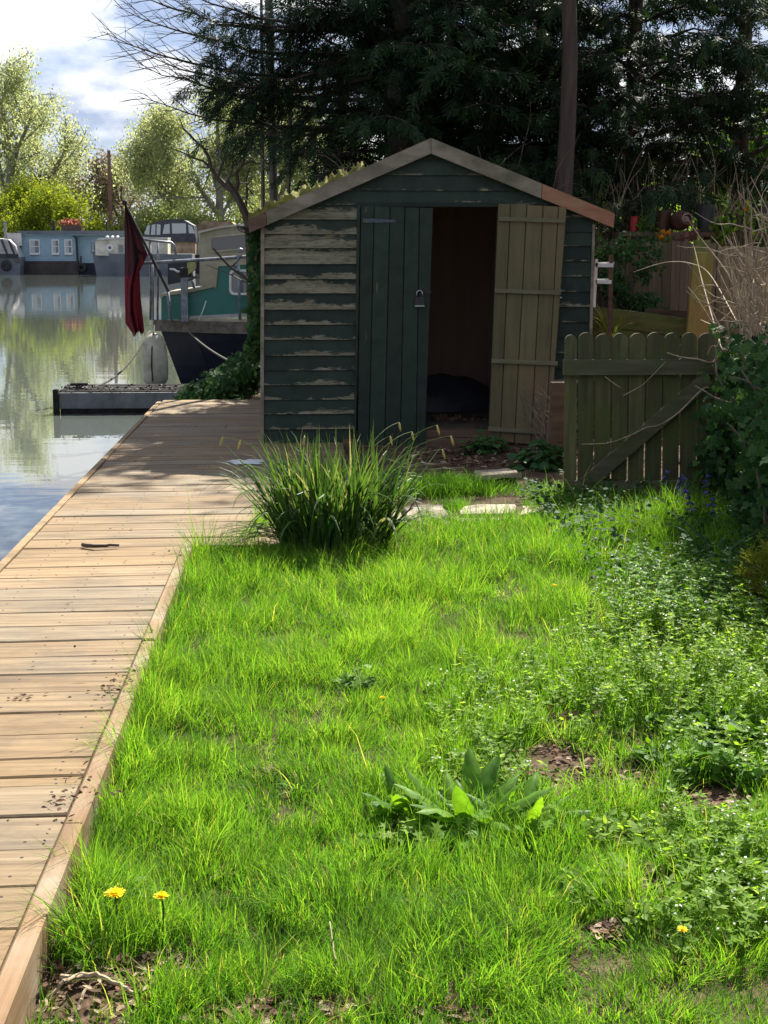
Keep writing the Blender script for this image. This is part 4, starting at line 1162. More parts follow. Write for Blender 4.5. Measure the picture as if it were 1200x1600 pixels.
# ================================================================== moored cabin cruiser behind the pontoon
YB = 19.4
B = lambda px, py, dy=0.0: P(px, py, YB + dy)
boat = thing('cabin_cruiser', (B(330, 600).x + 1.5, YB + 1.0, WATER_Z), 'green and cream cabin boat with navy hull moored behind the shed', 'boat')
XR = 3.2                                   # far end, hidden behind the shed
BW = 2.1                                   # beam
# hull: stations from the raked end at the left to the far end
zg = B(300, 512).z
st = []
x_tip, x_keel = B(238, 512).x, B(285, 604).x
nst = 12
secs = []
for k in range(nst):
    t_ = k / (nst - 1)
    xg = x_tip + (XR - x_tip) * t_
    half = BW / 2 * (1 - (1 - min(1, t_ * 2.6 + .12)) ** 2.0)
    xk = x_keel + (XR - x_keel) * t_
    ym = YB + BW / 2
    sec = []
    for s_ in np.linspace(0, 1, 7):        # gunwale -> keel on the near side
        fl = 1 - .32 * s_ ** 1.6
        sec.append((xg + (xk - xg) * s_, ym - half * fl, zg + (WATER_Z - .25 - zg) * s_))
    far_ = [(x, 2 * ym - y_, z) for x, y_, z in sec[::-1]]
    secs.append(sec + far_)
v = [p for s_ in secs for p in s_]; m_ = 14
f = [(k * m_ + e, k * m_ + e + 1, (k + 1) * m_ + e + 1, (k + 1) * m_ + e) for k in range(nst - 1) for e in range(m_ - 1)]
f += [tuple(range(m_ - 1, -1, -1)), tuple((nst - 1) * m_ + e for e in range(m_))]
f += [(k * m_, (k + 1) * m_, (k + 1) * m_ + m_ - 1, k * m_ + m_ - 1) for k in range(nst - 1)]
mb = MB(); mb.add(v, f); mb.build('hull', M['navy'], boat)
gun = [Vector(s_[0]) for s_ in secs]
mb = MB()
for k in range(nst - 1):
    mb.beam(gun[k] + Vector((-.02 if k else -.05, -.015, -.01)), gun[k + 1] + Vector((.02, -.015, -.01)), .15, .07)
mb.build('rubbing_strake', M['strake'], boat)
mb = MB()
for k in range(nst - 1):
    mb.beam(gun[k] + Vector((.12 if k == 0 else -.02, .02, .085)), gun[k + 1] + Vector((.02, .02, .085)), .035, .05)
mb.build('toe_rail', M['cream'], boat)
yc = YB + .42                               # near side of the cabin trunk
def side_poly(name, px, y, off, mat, par=boat):
    mb = MB(); mb.prism([P(a, b, y) for a, b in px], (0, off, 0)); return mb.build(name, mat, par)
side_poly('cabin_side', [(252, 500), (470, 490), (470, 408), (338, 416), (334, 449), (294, 458), (252, 464)], yc, 1.3, M['teal'])
side_poly('cabin_deck', [(250, 463.5), (294, 457.5), (334, 448.5), (334, 445), (292, 453), (262, 457), (250, 460)], yc - .04, 1.38, M['cream'])
side_poly('cabin_deck', [(331, 449), (337.5, 449), (341, 416), (470, 408), (470, 402), (335, 411)], yc - .03, 1.36, M['cream'])
side_poly('skirting', [(296, 499), (470, 490), (470, 485), (296, 494)], yc - .025, .02, M['tarp'])
side_poly('wheelhouse', [(312, 447), (470, 440), (470, 350), (376, 353.5), (345, 357), (312, 365)], yc + .12, 1.05, M['cream'])
side_poly('wheelhouse_roof', [(309, 365), (345, 356.5), (376, 353), (470, 349.5), (470, 346), (376, 349.5), (345, 353), (309, 361.5)], yc + .07, 1.15, M['barge_white'])
def rrect(px0, py0, px1, py1, r, y, slant=0):
    pts = []
    for (cx_, cy_, a0) in ((px1 - r, py0 + r, -90), (px1 - r, py1 - r, 0), (px0 + r, py1 - r, 90), (px0 + r, py0 + r, 180)):
        for k in range(5):
            a = R(a0 + 90 * k / 4); xx = cx_ + math.cos(a) * r; yy = cy_ + math.sin(a) * r
            pts.append(P(xx, yy + slant * (xx - px0), y))
    return pts
def window(par, outer, inner, fr_mat, gl_mat, y, depth=.03, name='window'):
    e = MB(); n = len(outer)
    o0 = [Vector(p) for p in outer]; i0 = [Vector(p) for p in inner]
    off = Vector((0, depth, 0))
    vs = [tuple(p) for p in o0 + i0] + [tuple(p + off) for p in o0 + i0]
    fc = []
    for k in range(n):
        m2 = (k + 1) % n
        fc += [(k, m2, n + m2, n + k), (2 * n + k, k, n * 0 + m2, 2 * n + m2)[::-1], (n + k, n + m2, 3 * n + m2, 3 * n + k)[::-1]]
    e.add(vs, fc)
    w_ = e.build(name, fr_mat, par)
    g_ = MB(); g_.prism([p + Vector((0, depth * .6, 0)) for p in i0][::-1], (0, .01, 0)); g_.build('pane', gl_mat, w_)
    return w_
window(boat, rrect(358, 421, 412, 461, 8, yc - .03), rrect(361.5, 424.5, 408.5, 457.5, 6, yc - .03), M['white_metal'], M['curtain'], yc)
window(boat, rrect(327, 369, 398, 395, 6, yc + .09, -.10), rrect(329.5, 371.5, 395.5, 392.5, 5, yc + .09, -.10), M['cream'], M['glass'], yc)
mb = MB(); a, b = B(284, 500, .2), B(292.5, 420, .2)
mb.bevbox((a.x, YB + .16, a.z - .02), (b.x, YB + .26, B(290, 433, .2).z), .006); po = mb.build('mooring_post', M['grey_metal'], boat)
mb = MB(); mb.bevbox((a.x - .008, YB + .152, B(290, 433, .2).z + .002), (b.x + .006, YB + .268, B(290, 418, .2).z), .01); mb.build('post_cap', M['iron'], po)
mb = MB(); mb.tube([B(265, 420.5, .22), B(272, 421, .22), B(277, 424.5, .22), B(284, 424, .22)], .014, 6); mb.build('post_handle', M['white_metal'], po)
def rail(name, pts, r, mat=M['grey_metal']):
    mb = MB(); mb.tube([B(x, y, dy) for x, y, dy in pts], r, 8); return mb.build(name, mat, boat, smooth=True)
rail('guard_rail', [(222, 412, .04), (262, 409, .06), (330, 405, .08), (400, 400, .08), (480, 396, .08)], .022)
rail('stanchion', [(235, 500, .1), (236, 440, .1), (234, 376, .1)], .016)
rail('stanchion', [(239, 500, .3), (239, 440, .3), (238, 412, .3)], .012)
rail('stanchion', [(267, 502, .05), (262, 455, .05)], .02)
rail('stanchion', [(375, 500, .05), (372, 402, .05)], .018)
rail('pulpit', [(222, 374, .1), (246, 377, .1), (268, 379, .1), (273, 384, .1), (275, 404, .1)], .016)
rail('pulpit', [(246, 378, .3), (247, 404, .3), (246, 500, .3)], .014)
rail('stay', [(322, 470, -.02), (318, 483, -.02), (311, 500, -.02)], .006, M['white_metal'])
mb = MB(); mb.prism([B(292, 408, .5), B(293, 430, .5), B(306, 420, .5), B(305, 407, .5)], (0, .25, 0)); mb.build('cushion', plain_mat('mossy_cushion', (0.22, 0.24, 0.06), (0.42, 0.40, 0.20), 6, .9), boat)
for (xa, ya, xb, yb) in ((285, 437, 312, 432), (300, 440, 304, 452)):
    mb = MB(); mb.tube([B(xa, ya, .6), B(xb, yb, .6)], .02, 6); mb.build('seat_frame', M['grey_metal'], boat)
mb = MB(); c_ = B(375, 392, .0); mb.lathe((c_.x, YB + .1, c_.z - .03), [(.001, 0), (.035, .01), (.045, .035), (.03, .06), (.001, .07)], 12); mb.build('lamp', M['grey_metal'], boat, smooth=True)
# navy stern canvas hidden clutter
mb = MB(); mb.prism([B(262, 408, .7), B(262, 445, .7), B(300, 438, .7), B(296, 405, .7)], (0, .3, 0)); mb.build('canvas_screen', M['canvas'], boat)
# fender
fe = thing('boat_fender', tuple(B(244, 603, -.2)), 'large grubby white fender hanging at the green boat end', 'fender')
c_ = B(243.5, 604, -.22); r_ = B(262.5, 560, -.22).x - c_.x; h_ = B(243, 520, -.22).z - c_.z
prof = [(.001, 0), (r_ * .35, .01), (r_ * .75, h_ * .05), (r_ * .97, h_ * .14), (r_, h_ * .3), (r_ * .98, h_ * .6), (r_ * .86, h_ * .82), (r_ * .6, h_ * .93), (r_ * .25, h_ * .985), (.001, h_)]
mb = MB(); mb.lathe((c_.x, YB - .22, c_.z), prof, 24); mb.build('body', M['fender'], fe, smooth=True)
mb = MB(); mb.tube([(c_.x - .02, YB - .22 - r_ - .004, c_.z + h_ * .12), (c_.x - .03, YB - .22 - r_ * 1.01, c_.z + h_ * .4), (c_.x - .02, YB - .22 - r_ * .95, c_.z + h_ * .72), (c_.x, YB - .22 - r_ * .3, c_.z + h_ * 1.0), (c_.x - .02, YB - .03, zg + .03)], .009, 6); mb.build('lanyard', M['iron'], fe)
# flag on a raked staff
fl = thing('ensign_flag', tuple(B(262, 452, -.02)), 'tattered dark red flag hanging from a raked black staff', 'flag')
s0, s1 = B(264, 456, -.04), B(195, 318, -.04)
mb = MB(); mb.tube([s0, s1], [.022, .016], 8); mb.build('staff', M['iron'], fl)
mb = MB(); mb.lathe(s1 + Vector((0, 0, -.01)), [(.001, -.02), (.03, 0), (.035, .03), (.02, .055), (.001, .06)], 10); mb.build('finial', M['iron'], fl, smooth=True)
nu, nv = 26, 64
Lp = [(195, 319), (194.5, 360), (194.5, 420), (195, 470), (196, 505), (207, 521)]
Rp = [(196.5, 321), (214, 358), (231, 398), (218, 424), (219.5, 460), (226, 520)]
def along(pl_, t_):
    u_ = t_ * (len(pl_) - 1); i_ = min(int(u_), len(pl_) - 2); w_ = u_ - i_
    return pl_[i_][0] + (pl_[i_ + 1][0] - pl_[i_][0]) * w_, pl_[i_][1] + (pl_[i_ + 1][1] - pl_[i_][1]) * w_
vs, tn = [], []
gf = np.random.default_rng(2)
for jv in range(nv):
    t_ = jv / (nv - 1); lx, ly = along(Lp, t_); rx, ry = along(Rp, t_)
    for iu in range(nu):
        u_ = iu / (nu - 1)
        fold = .10 * math.sin(u_ * 9 + t_ * 2.5) * min(1, t_ * 3) * (.4 + .6 * math.sin(t_ * 2.2)) + .05 * math.sin(u_ * 19 + t_ * 6)
        ragged = (0 if jv < nv - 1 else gf.uniform(-5, 6))
        vs.append(tuple(B(lx + (rx - lx) * u_, ly + (ry - ly) * u_ + ragged, -.06 + fold * (1 - .7 * (1 - t_)))))
        cant = 1.0 if (t_ < .43 + .05 * math.sin(u_ * 5)) else 0.0
        line = .5 if cant and (abs((u_ - .5) - (t_ / .4 - .5) * .9) < .07 or abs((u_ - .5) + (t_ / .4 - .6) * .9) < .06) else 0
        tn.append(1.0 - .45 * line if cant else .0 + .08 * gf.random())
q_ = [(a_ * nu + b_, a_ * nu + b_ + 1, (a_ + 1) * nu + b_ + 1, (a_ + 1) * nu + b_) for a_ in range(nv - 1) for b_ in range(nu - 1)]
mb = MB(); mb.add(vs, q_, np.array(tn))
mb.build('cloth', leaf_mat('faded_ensign_cloth', (0.080, 0.010, 0.016), (0.030, 0.013, 0.015), .12, (1.1, 1, 1), rough=.8, spec=.1), fl, smooth=True)
# mooring ropes
def rope(name, pa, pb, sag, label, r=.012):
    pa, pb = Vector(pa), Vector(pb)
    mb = MB(); mb.tube([pa.lerp(pb, t_) - Vector((0, 0, sag * 4 * t_ * (1 - t_))) for t_ in np.linspace(0, 1, 18)], r, 6)
    return tag(mb.build(name, M['rope'], smooth=True), label, 'rope')
rope('mooring_rope', B(234, 517, -.05), (P(124, 606, YP + .3).x, YP + .3, zt + .03), .22, 'slack rope from the green boat down to the pontoon cleat')
rope('mooring_rope', B(296, 520, -.08), P(372, 570, 15.0), .04, 'thin rope from the navy hull to the ivy bush')

# ================================================================== far boats and bank
WZ = WATER_Z
def FP(px, py, Y): return P(px, py, Y)
def wl(px, Y): return Vector((P(px, 420, Y).x, Y, WZ))
# blue houseboat
YH = 95.0
hbt = thing('houseboat', tuple(wl(110, YH)), 'pale blue houseboat with three white windows on the far bank', 'houseboat')
def fbox(name, px0, py0, px1, py1, Y, depth, mat, par):
    a, b = FP(px0, py1, Y), FP(px1, py0, Y)
    mb = MB(); mb.box((a.x, Y, a.z), (b.x, Y + depth, b.z)); return mb.build(name, mat, par)
fbox('cabin_wall', 34, 368, 120, 411, YH, 3.4, M['hb_blue'], hbt)
fbox('cabin_wall', 120.3, 369, 196, 411, YH + .3, 3.0, M['hb_blue'], hbt)
fbox('hull', 29, 408, 122, 431, YH - .25, 4.0, M['hb_dark'], hbt)
fbox('hull', 122.2, 411, 198, 431, YH - .05, 3.6, M['navy'], hbt)
fbox('roof', 29, 360.5, 197, 365.5, YH - .35, 4.2, M['grey_hull'], hbt)
fbox('fascia', 31, 365.8, 196, 368, YH - .2, 3.8, M['hb_blue'], hbt)
for (x0, x1) in ((46.5, 61.5), (81, 92), (101, 112.5)):
    fr = fbox('window', x0, 374, x1, 396.5, YH - .06, .05, M['white_metal'], hbt)
    mid = (x0 + x1) / 2
    for (u0, u1, g_) in ((x0 + 1.6, mid - .6, M['pane_pale']), (mid + .8, x1 - 1.4, M['curtain'])):
        fbox('pane', u0, 375.8, u1, 394.8, YH - .075, .012, g_, fr)
    fbox('glazing_bar', x0 + 1.4, 384.6, x1 - 1.2, 385.6, YH - .09, .012, M['white_metal'], fr)
    fbox('sill', x0 - .6, 396.7, x1 + .6, 398, YH - .14, .15, M['white_metal'], fr)
mb = MB(); mb.tube([FP(113, 367, YH - .1), FP(117, 369, YH - .1), FP(119.5, 374, YH - .1), FP(121.5, 411, YH - .1)], .07, 6); mb.build('downpipe', M['iron'], hbt)
mb = MB(); c_ = FP(127.5, 418, YH - .3); mb.lathe((c_.x, YH - .34, c_.z), [(.14, -.08), (.26, -.08), (.30, 0), (.26, .08), (.14, .08), (.14, -.08)], 16, (0, 1, 0)); mb.build('tyre', M['iron'], hbt)
mb = MB(); mb.tube([FP(126, 412, YH - .3), FP(126.5, 400, YH - .3)], .05, 5); mb.build('bollard', M['iron'], hbt)
for (x0, x1, y0) in ((82, 85.5, 345), (165.5, 168, 347)):
    fbox('chimney', x0, y0, x1, 360.3, YH + 1.5, .15, M['iron'], hbt)
fbox('roof_box', 96, 352, 127, 360.3, YH + 1.2, 1.0, M['pot_brown'], hbt)
gr_ = np.random.default_rng(8); mb = MB(); n = 160
pos = np.stack([FP(93, 350, YH + 1.6).x + gr_.random(n) * (FP(124, 350, YH + 1.6).x - FP(93, 350, YH + 1.6).x), YH + 1.4 + gr_.random(n), FP(100, 351, YH).z + .35 * gr_.random(n)], -1)
mb.leaves(LEAF, LEAF_F, pos, unit(n, gr_), unit(n, gr_), .25, gr_.random(n) * .4); mb.build('roof_flowers', M['red_brick'], hbt)
# small boat at the left edge
sb = thing('day_boat', tuple(wl(8, 94)), 'small grey boat under a pale cover at the left picture edge', 'boat')
side = [(-30, 432), (31, 432), (33, 402), (-30, 402)]
mb = MB(); mb.prism([FP(a, b, 93.6) for a, b in side], (0, 2.2, 0)); mb.build('hull', M['grey_hull'], sb)
mb = MB(); mb.prism([FP(a, b, 93.55) for a, b in ((-30, 402), (30, 402), (24, 384), (13, 374), (-30, 370))], (0, 2.0, 0)); mb.build('cover', M['tarp'], sb)
for (xa, ya, xb, yb) in ((2, 374, 13, 401), (14, 376, 24, 401)):
    mb = MB(); mb.tube([FP(xa, ya, 93.4), FP(xb, yb, 93.4)], .07, 5); mb.build('cover_hoop', M['canvas'], sb)
mb = MB(); mb.prism([FP(a, b, 93.5) for a, b in ((-30, 396), (28, 397), (29, 402.5), (-30, 402.5))], (0, .1, 0)); mb.build('cover_hem', M['canvas'], sb)
for (x0, x1) in ((5, 11), (24, 30)): fbox('window', x0, 405, x1, 410, 93.5, .08, M['glass'], sb)
mb = MB(); c_ = FP(9, 415, 93.4); mb.lathe((c_.x, 93.45, c_.z), [(.14, -.08), (.28, -.08), (.33, 0), (.28, .08), (.14, .08)], 14, (0, 1, 0)); mb.build('tyre', M['iron'], sb)
fbox('mast', 6.5, 345, 9, 372, 94.5, .12, M['grey_metal'], sb)
fbox('wheelhouse', 8, 364, 33, 384, 94.6, 1.2, M['tarp'], sb)
# grey barge
bg = thing('barge', tuple(wl(215, 91)), 'grey barge with stained white cabin moored before the houseboat', 'barge')
YQ = 90.0
nst2 = 10; secs = []
xa_, xb_ = FP(141, 400, YQ).x, FP(300, 400, YQ).x
for k in range(nst2):
    t_ = k / (nst2 - 1); half = 1.15 * min(1, .22 + t_ * 3.2) ** .7
    x_ = xa_ + (xb_ - xa_) * t_; top = FP(141, 392 + min(1, t_ * 4) * 5, YQ).z
    secs.append([(x_, YQ + 1.15 - half, top), (x_ + .25 * (1 - t_), YQ + 1.15 - half * .85, WZ - .2), (x_ + .25 * (1 - t_), YQ + 1.15 + half * .85, WZ - .2), (x_, YQ + 1.15 + half, top)])
v = [p for s_ in secs for p in s_]
f = [(k * 4 + e, k * 4 + e + 1, (k + 1) * 4 + e + 1, (k + 1) * 4 + e) for k in range(nst2 - 1) for e in range(3)] + [(k * 4 + 3, k * 4, (k + 1) * 4, (k + 1) * 4 + 3) for k in range(nst2 - 1)] + [(3, 2, 1, 0), tuple((nst2 - 1) * 4 + e for e in range(4))]
mb = MB(); mb.add(v, f); mb.build('hull', M['grey_hull'], bg)
mb = MB(); mb.prism([FP(a, b, YQ + .2) for a, b in ((149, 399), (262, 402), (262, 372), (222, 371), (152, 374), (149, 380))], (0, 1.8, 0)); mb.build('cabin', M['barge_white'], bg)
mb = MB(); mb.prism([FP(a, b, YQ + .1) for a, b in ((151, 375), (222, 372.5), (262, 373.5), (262, 371), (222, 370), (153, 372))], (0, 2.0, 0)); mb.build('cabin_roof', M['tarp'], bg)
for k, px in enumerate((168, 176, 184)):
    mb = MB(); c_ = FP(px, 372, YQ + .8); mb.lathe(c_, [(.001, 0), (.09, .0), (.1, .1), (.001, .15)], 8); mb.build('roof_vent', M['white_metal'], bg)
mb = MB(); c_ = FP(171, 387, YQ); mb.lathe((c_.x, YQ + .17, c_.z), [(.10, 0), (.19, 0), (.21, .04), (.10, .04)], 14, (0, -1, 0)); po = mb.build('porthole', M['white_metal'], bg)
mb = MB(); mb.lathe((c_.x, YQ + .18, c_.z), [(.001, .02), (.1, .02)], 12, (0, -1, 0)); mb.build('pane', M['glass'], po)
for (x0, x1) in ((184, 194), (206, 216)):
    fr = fbox('window', x0, 381, x1, 396, YQ + .16, .05, M['tarp'], bg); fbox('pane', x0 + 1.3, 382.5, x1 - 1.3, 394.5, YQ + .145, .012, M['curtain'], fr)
mb = MB(); mb.tube([FP(142, 396, YQ + .6), FP(143, 378, YQ + .6), FP(147, 378, YQ + .6), FP(148, 394, YQ + .6)], .05, 6); mb.build('bow_rail', M['grey_metal'], bg)
# cruiser with black canopy behind
cr = thing('canopy_cruiser', tuple(wl(262, 98)), 'motor cruiser under a black canopy with clear panels', 'boat')
YC = 96.5
mb = MB(); mb.prism([FP(a, b, YC) for a, b in ((222, 431), (310, 431), (312, 398), (222, 398))], (0, 2.6, 0)); mb.build('hull', M['navy'], cr)
mb = MB(); mb.prism([FP(a, b, YC + .1) for a, b in ((225, 402), (305, 402), (305, 374), (225, 374))], (0, 2.3, 0)); mb.build('cabin_side', M['rust_wood'], cr)
can = MB(); prof2 = [(224, 378), (225, 366), (232, 352), (248, 345), (268, 342), (288, 344), (302, 352), (306, 372), (306, 378)]
can.prism([FP(a, b, YC + .0) for a, b in prof2][::-1], (0, 2.5, 0)); cn = can.build('canopy', M['canvas'], cr)
for pts in (((225.5, 366), (229.5, 353), (234.5, 351.5), (233, 367)), ((235.5, 367), (237, 351.5), (243, 350), (242.5, 367)), ((244.5, 367), (245, 350), (251, 351), (250.5, 367)), ((254, 365.5), (257, 351), (265, 349.5), (265.5, 365)), ((269, 365), (268.5, 349), (290.5, 349), (291, 364.5)), ((295, 364.5), (294, 350.5), (300, 353), (305, 365))):
    mb = MB(); mb.prism([FP(a, b, YC - .03) for a, b in pts], (0, .02, 0)); mb.build('clear_panel', M['pane_pale'], cn)
# brown-roofed boathouse further back
bh = thing('boathouse', tuple(FP(330, 372, 99)), 'low shed with dark brown roof behind the cruiser canopy', 'shed')
fbox('wall', 300, 358, 372, 400, 99.5, 3.0, M['barge_white'], bh)
mb = MB(); mb.prism([FP(a, b, 99.2) for a, b in ((296, 359), (378, 359), (362, 347), (318, 345))], (0, 3.6, 0)); mb.build('roof', M['rust_wood'], bh)
mb = MB(); c0 = FP(338, 372, 99.4); mb.box((c0.x - .5, 99.42, c0.z - .6), (c0.x + .4, 99.49, c0.z + .35)); mb.build('door', M['fence'], bh)
# telegraph pole
tp_ = thing('telegraph_pole', tuple(FP(172, 372, 106)), 'brown telegraph pole on the far bank', 'pole')
mb = MB(); mb.tube([FP(173.5, 380, 106), FP(170, 235, 106)], [.17, .11], 8); mb.build('shaft', plain_mat('brown_pole', (0.13, 0.07, 0.045), (0.22, 0.125, 0.085), 2, .85), tp_)
mb = MB(); a = FP(170, 236, 106); mb.lathe(a, [(.12, -.02), (.12, .02), (.001, .06)], 8); mb.build('cap', M['iron'], tp_)
mb = MB(); a = FP(170, 239, 106); b = FP(470, 262, 118)
mb.tube([a.lerp(b, t_) - Vector((0, 0, 1.2 * 4 * t_ * (1 - t_))) for t_ in np.linspace(0, 1, 16)], .012, 4); mb.build('wire', M['iron'], tp_)
# ================================================================== trees
def branch_pts(p, d, L, n, wig, up, g):
    p = np.array(p, float); d = np.array(d, float); out = [p.copy()]
    for k in range(n):
        d = d + g.normal(size=3) * wig; d[2] += up; d /= np.linalg.norm(d)
        p = p + d * (L / n); out.append(p.copy())
    return np.array(out)
def grow(mb, tips, p, d, L, r, lev, cfg, g):
    n = cfg.get('seg', 5)
    pts = branch_pts(p, d, L, n, cfg['wig'][lev], cfg['up'][lev], g)
    last = lev == len(cfg['n']) 
    mb.tube(pts, np.linspace(r, r * (.25 if last else .45), n + 1), 6 if lev == 0 else (4 if lev == 1 else 3), cap=False)
    if last:
        tips.append(pts); return
    if lev >= cfg.get('leaf_from', len(cfg['n']) - 1): tips.append(pts[n // 2:])
    for k in range(cfg['n'][lev]):
        t_ = cfg['start'][lev] + (1 - cfg['start'][lev]) * (k + g.random()) / cfg['n'][lev]
        u = t_ * n; i_ = min(int(u), n - 1); q = pts[i_] + (pts[i_ + 1] - pts[i_]) * (u - i_)
        dd = pts[i_ + 1] - pts[i_]; dd /= np.linalg.norm(dd)
        s = g.normal(size=3); s -= dd * s.dot(dd); s /= np.linalg.norm(s)
        an = R(cfg['ang'][lev] * (.75 + .5 * g.random()))
        nd = dd * math.cos(an) + s * math.sin(an)
        grow(mb, tips, q, nd, L * cfg['ratio'][lev] * (1.15 - .5 * t_) * (.7 + .5 * g.random()), r * cfg['rr'][lev] * (1.1 - .4 * t_), lev + 1, cfg, g)
def tree(name, label, base, H, r, cfg, seed, leafmat, nleaf, lsize, spread=.35, droop=0.3, bark='far_bark', group=None, d0=(0, 0, 1), cat='tree'):
    g = np.random.default_rng(seed)
    th = thing(name, tuple(base), label, cat, group)
    mb = MB(); tips = []
    for k in range(cfg.get('trunks', 1)):
        d = np.array(d0, float) + (g.normal(size=3) * cfg.get('tw', .0)) * [1, 1, 0]
        grow(mb, tips, np.array(tuple(base)) + g.normal(size=3) * [cfg.get('tw', 0) * .6, cfg.get('tw', 0) * .6, 0], d / np.linalg.norm(d), H * (.8 + .3 * g.random() if k else 1), r, 0, cfg, g)
    mb.build('trunk', M[bark], th)
    if nleaf:
        al = np.concatenate(tips)
        idx = g.integers(0, len(al), nleaf)
        pos = al[idx] + g.normal(size=(nleaf, 3)) * spread * [1, 1, .8]
        pos[:, 2] -= np.abs(g.normal(size=nleaf)) * droop
        dirs = unit(nleaf, g); dirs[:, 2] -= droop * 2
        cl = fbm(pos[:, 0] * .5 + seed, pos[:, 2] * .5 + pos[:, 1] * .3, 1.6, seed)
        tint = np.clip(.5 + .9 * (cl - .5) + .25 * g.normal(size=nleaf), 0, 1)
        lm = MB(); lm.leaves([(0, 0, 0), (.28, .5, 0), (0, 1, 0), (-.28, .5, 0)], LEAF_F, pos, dirs, unit(nleaf, g), lsize * (.6 + .8 * g.random(nleaf)), tint)
        lm.build('crown', M[leafmat], th)
    return th
def gb(px, Y): p = P(px, 372, Y); return Vector((p.x, Y, gz(p.x, Y)))
W = dict(n=[7, 6, 6], start=[.22, .2, .15], ang=[38, 40, 40], ratio=[.62, .55, .5], rr=[.5, .5, .5], wig=[.06, .12, .16, .2], up=[.02, .06, .02, -.08], leaf_from=2)
B_ = dict(n=[8, 5, 5], start=[.05, .15, .1], ang=[52, 45, 45], ratio=[.7, .5, .5], rr=[.5, .5, .5], wig=[.1, .15, .2, .2], up=[.02, .05, .03, .0], trunks=4, tw=.45, leaf_from=1, seg=3)
tree('willow_tree', 'tall pale green willow at the left picture edge', gb(8, 112), 11.5, .42, W, 101, 'willow', 17400, .2, .42, .5)
tree('willow_tree', 'slim pale willow between the left willow and the bare tree', gb(48, 121), 7.0, .22, W, 102, 'willow', 6960, .2, .4, .4)
tree('lime_bush', 'round lime green bushy tree behind the blue houseboat', gb(68, 106.5), 4.7, .16, B_, 103, 'lime', 34000, .18, .46, .1)
tree('lime_bush', 'smaller lime green bush right of the round lime bush', gb(130, 106), 2.7, .10, B_, 104, 'lime', 9000, .20, .34, .1)
tree('lime_bush', 'lime bush cut off by the left picture edge', gb(4, 107), 4.0, .12, B_, 105, 'lime', 12000, .22, .4, .1)
W2 = dict(W); W2.update(n=[7, 6, 5], ang=[30, 38, 40])
tree('bare_tree', 'leafless dark-twigged tree above the lime bush', gb(105, 116), 7.6, .22, W2, 106, None, 0, 0, bark='far_bark_dark')
tree('bare_tree', 'small leafless tree right of the telegraph pole', gb(196, 119), 5.6, .18, W2, 107, 'brown_leaf', 3500, .2, .35, .1, bark='far_bark_dark')
tree('bare_tree', 'brownish budding tree left of the telegraph pole', gb(150, 122), 5.6, .16, W2, 108, 'brown_leaf', 5000, .22, .4, .1, bark='far_bark_dark')
tree('willow_tree', 'spreading pale green willow right of the telegraph pole', gb(262, 113), 8.0, .40, W, 109, 'willow', 18560, .2, .5, .6)
tree('willow_tree', 'broad pale willow behind the bare gnarled tree', gb(345, 112), 8.8, .42, W, 110, 'willow', 23200, .2, .5, .6)
tree('willow_tree', 'pale willow partly hidden by the dark conifer', gb(432, 114), 9.2, .40, W, 111, 'willow', 20880, .2, .5, .6)
tree('willow_tree', 'willow showing behind the left roof edge of the shed', gb(505, 112), 8.0, .36, W, 112, 'willow', 13920, .2, .5, .6)
tree('bank_shrub', 'grey-green bank shrub below the spreading willow', gb(245, 108), 2.8, .10, B_, 113, 'far_green', 12000, .2, .4, .1, cat='shrub')
tree('bank_shrub', 'wide grey-green shrub below the broad willow', gb(310, 107), 2.7, .10, B_, 114, 'far_green', 12000, .2, .42, .1, cat='shrub')
tree('bank_shrub', 'vivid green shrub left of the shed gutter', gb(352, 105.5), 2.3, .08, B_, 115, 'shrub', 9000, .2, .36, .1, cat='shrub')
tree('bank_shrub', 'dull green shrub half hidden by the shed roof', gb(420, 106), 3.0, .08, B_, 116, 'far_green', 12000, .2, .42, .1, cat='shrub')
tree('bank_shrub', 'brownish scrub by the foot of the telegraph pole', gb(185, 109), 2.2, .08, B_, 117, 'brown_leaf', 8000, .18, .36, .1, cat='shrub', bark='far_bark_dark')
# far wood along the horizon
g = np.random.default_rng(120); n = 26000
xx = -60 + 130 * g.random(n); hh = 4.2 + 3.2 * fbm(xx, xx * 0, .12, 5) + 1.2 * fbm(xx, xx * 0, .8, 6)
pos = np.stack([xx, 128 + 10 * g.random(n), 0.5 + hh * g.random(n) ** .8], -1)
mb = MB(); mb.leaves([(0, 0, 0), (.28, .5, 0), (0, 1, 0), (-.28, .5, 0)], LEAF_F, pos, unit(n, g), unit(n, g), .5, np.clip(fbm(xx, pos[:, 2], .5, 8) * 1.2 - .1 + .15 * g.normal(size=n), 0, 1))
tag(mb.build('distant_wood', leaf_mat('distant_wood_leaves', (0.085, 0.085, 0.05), (0.16, 0.165, 0.085), .3, (1.1, 1.1, .8), rough=.8)), 'distant budding woodland along the far bank', 'woodland', kind='stuff')
# reeds along the far bank
n = 9000; xx = -40 + 60 * g.random(n); pos = np.stack([xx, 102.3 + 1.6 * g.random(n), ground_z(xx, np.full(n, 103.0)) - .2], -1)
mb = MB(); mb.leaves([(0, 0, 0), (.05, .4, 0), (0, 1, 0), (-.05, .4, 0)], LEAF_F, pos, np.array([0, 0, 1.0]) + g.normal(size=(n, 3)) * .2, unit(n, g), .6 + .6 * g.random(n), g.random(n) * .8)
tag(mb.build('bank_reeds', M['far_green']), 'rough grass and reeds fringing the far bank', 'reeds', kind='stuff')

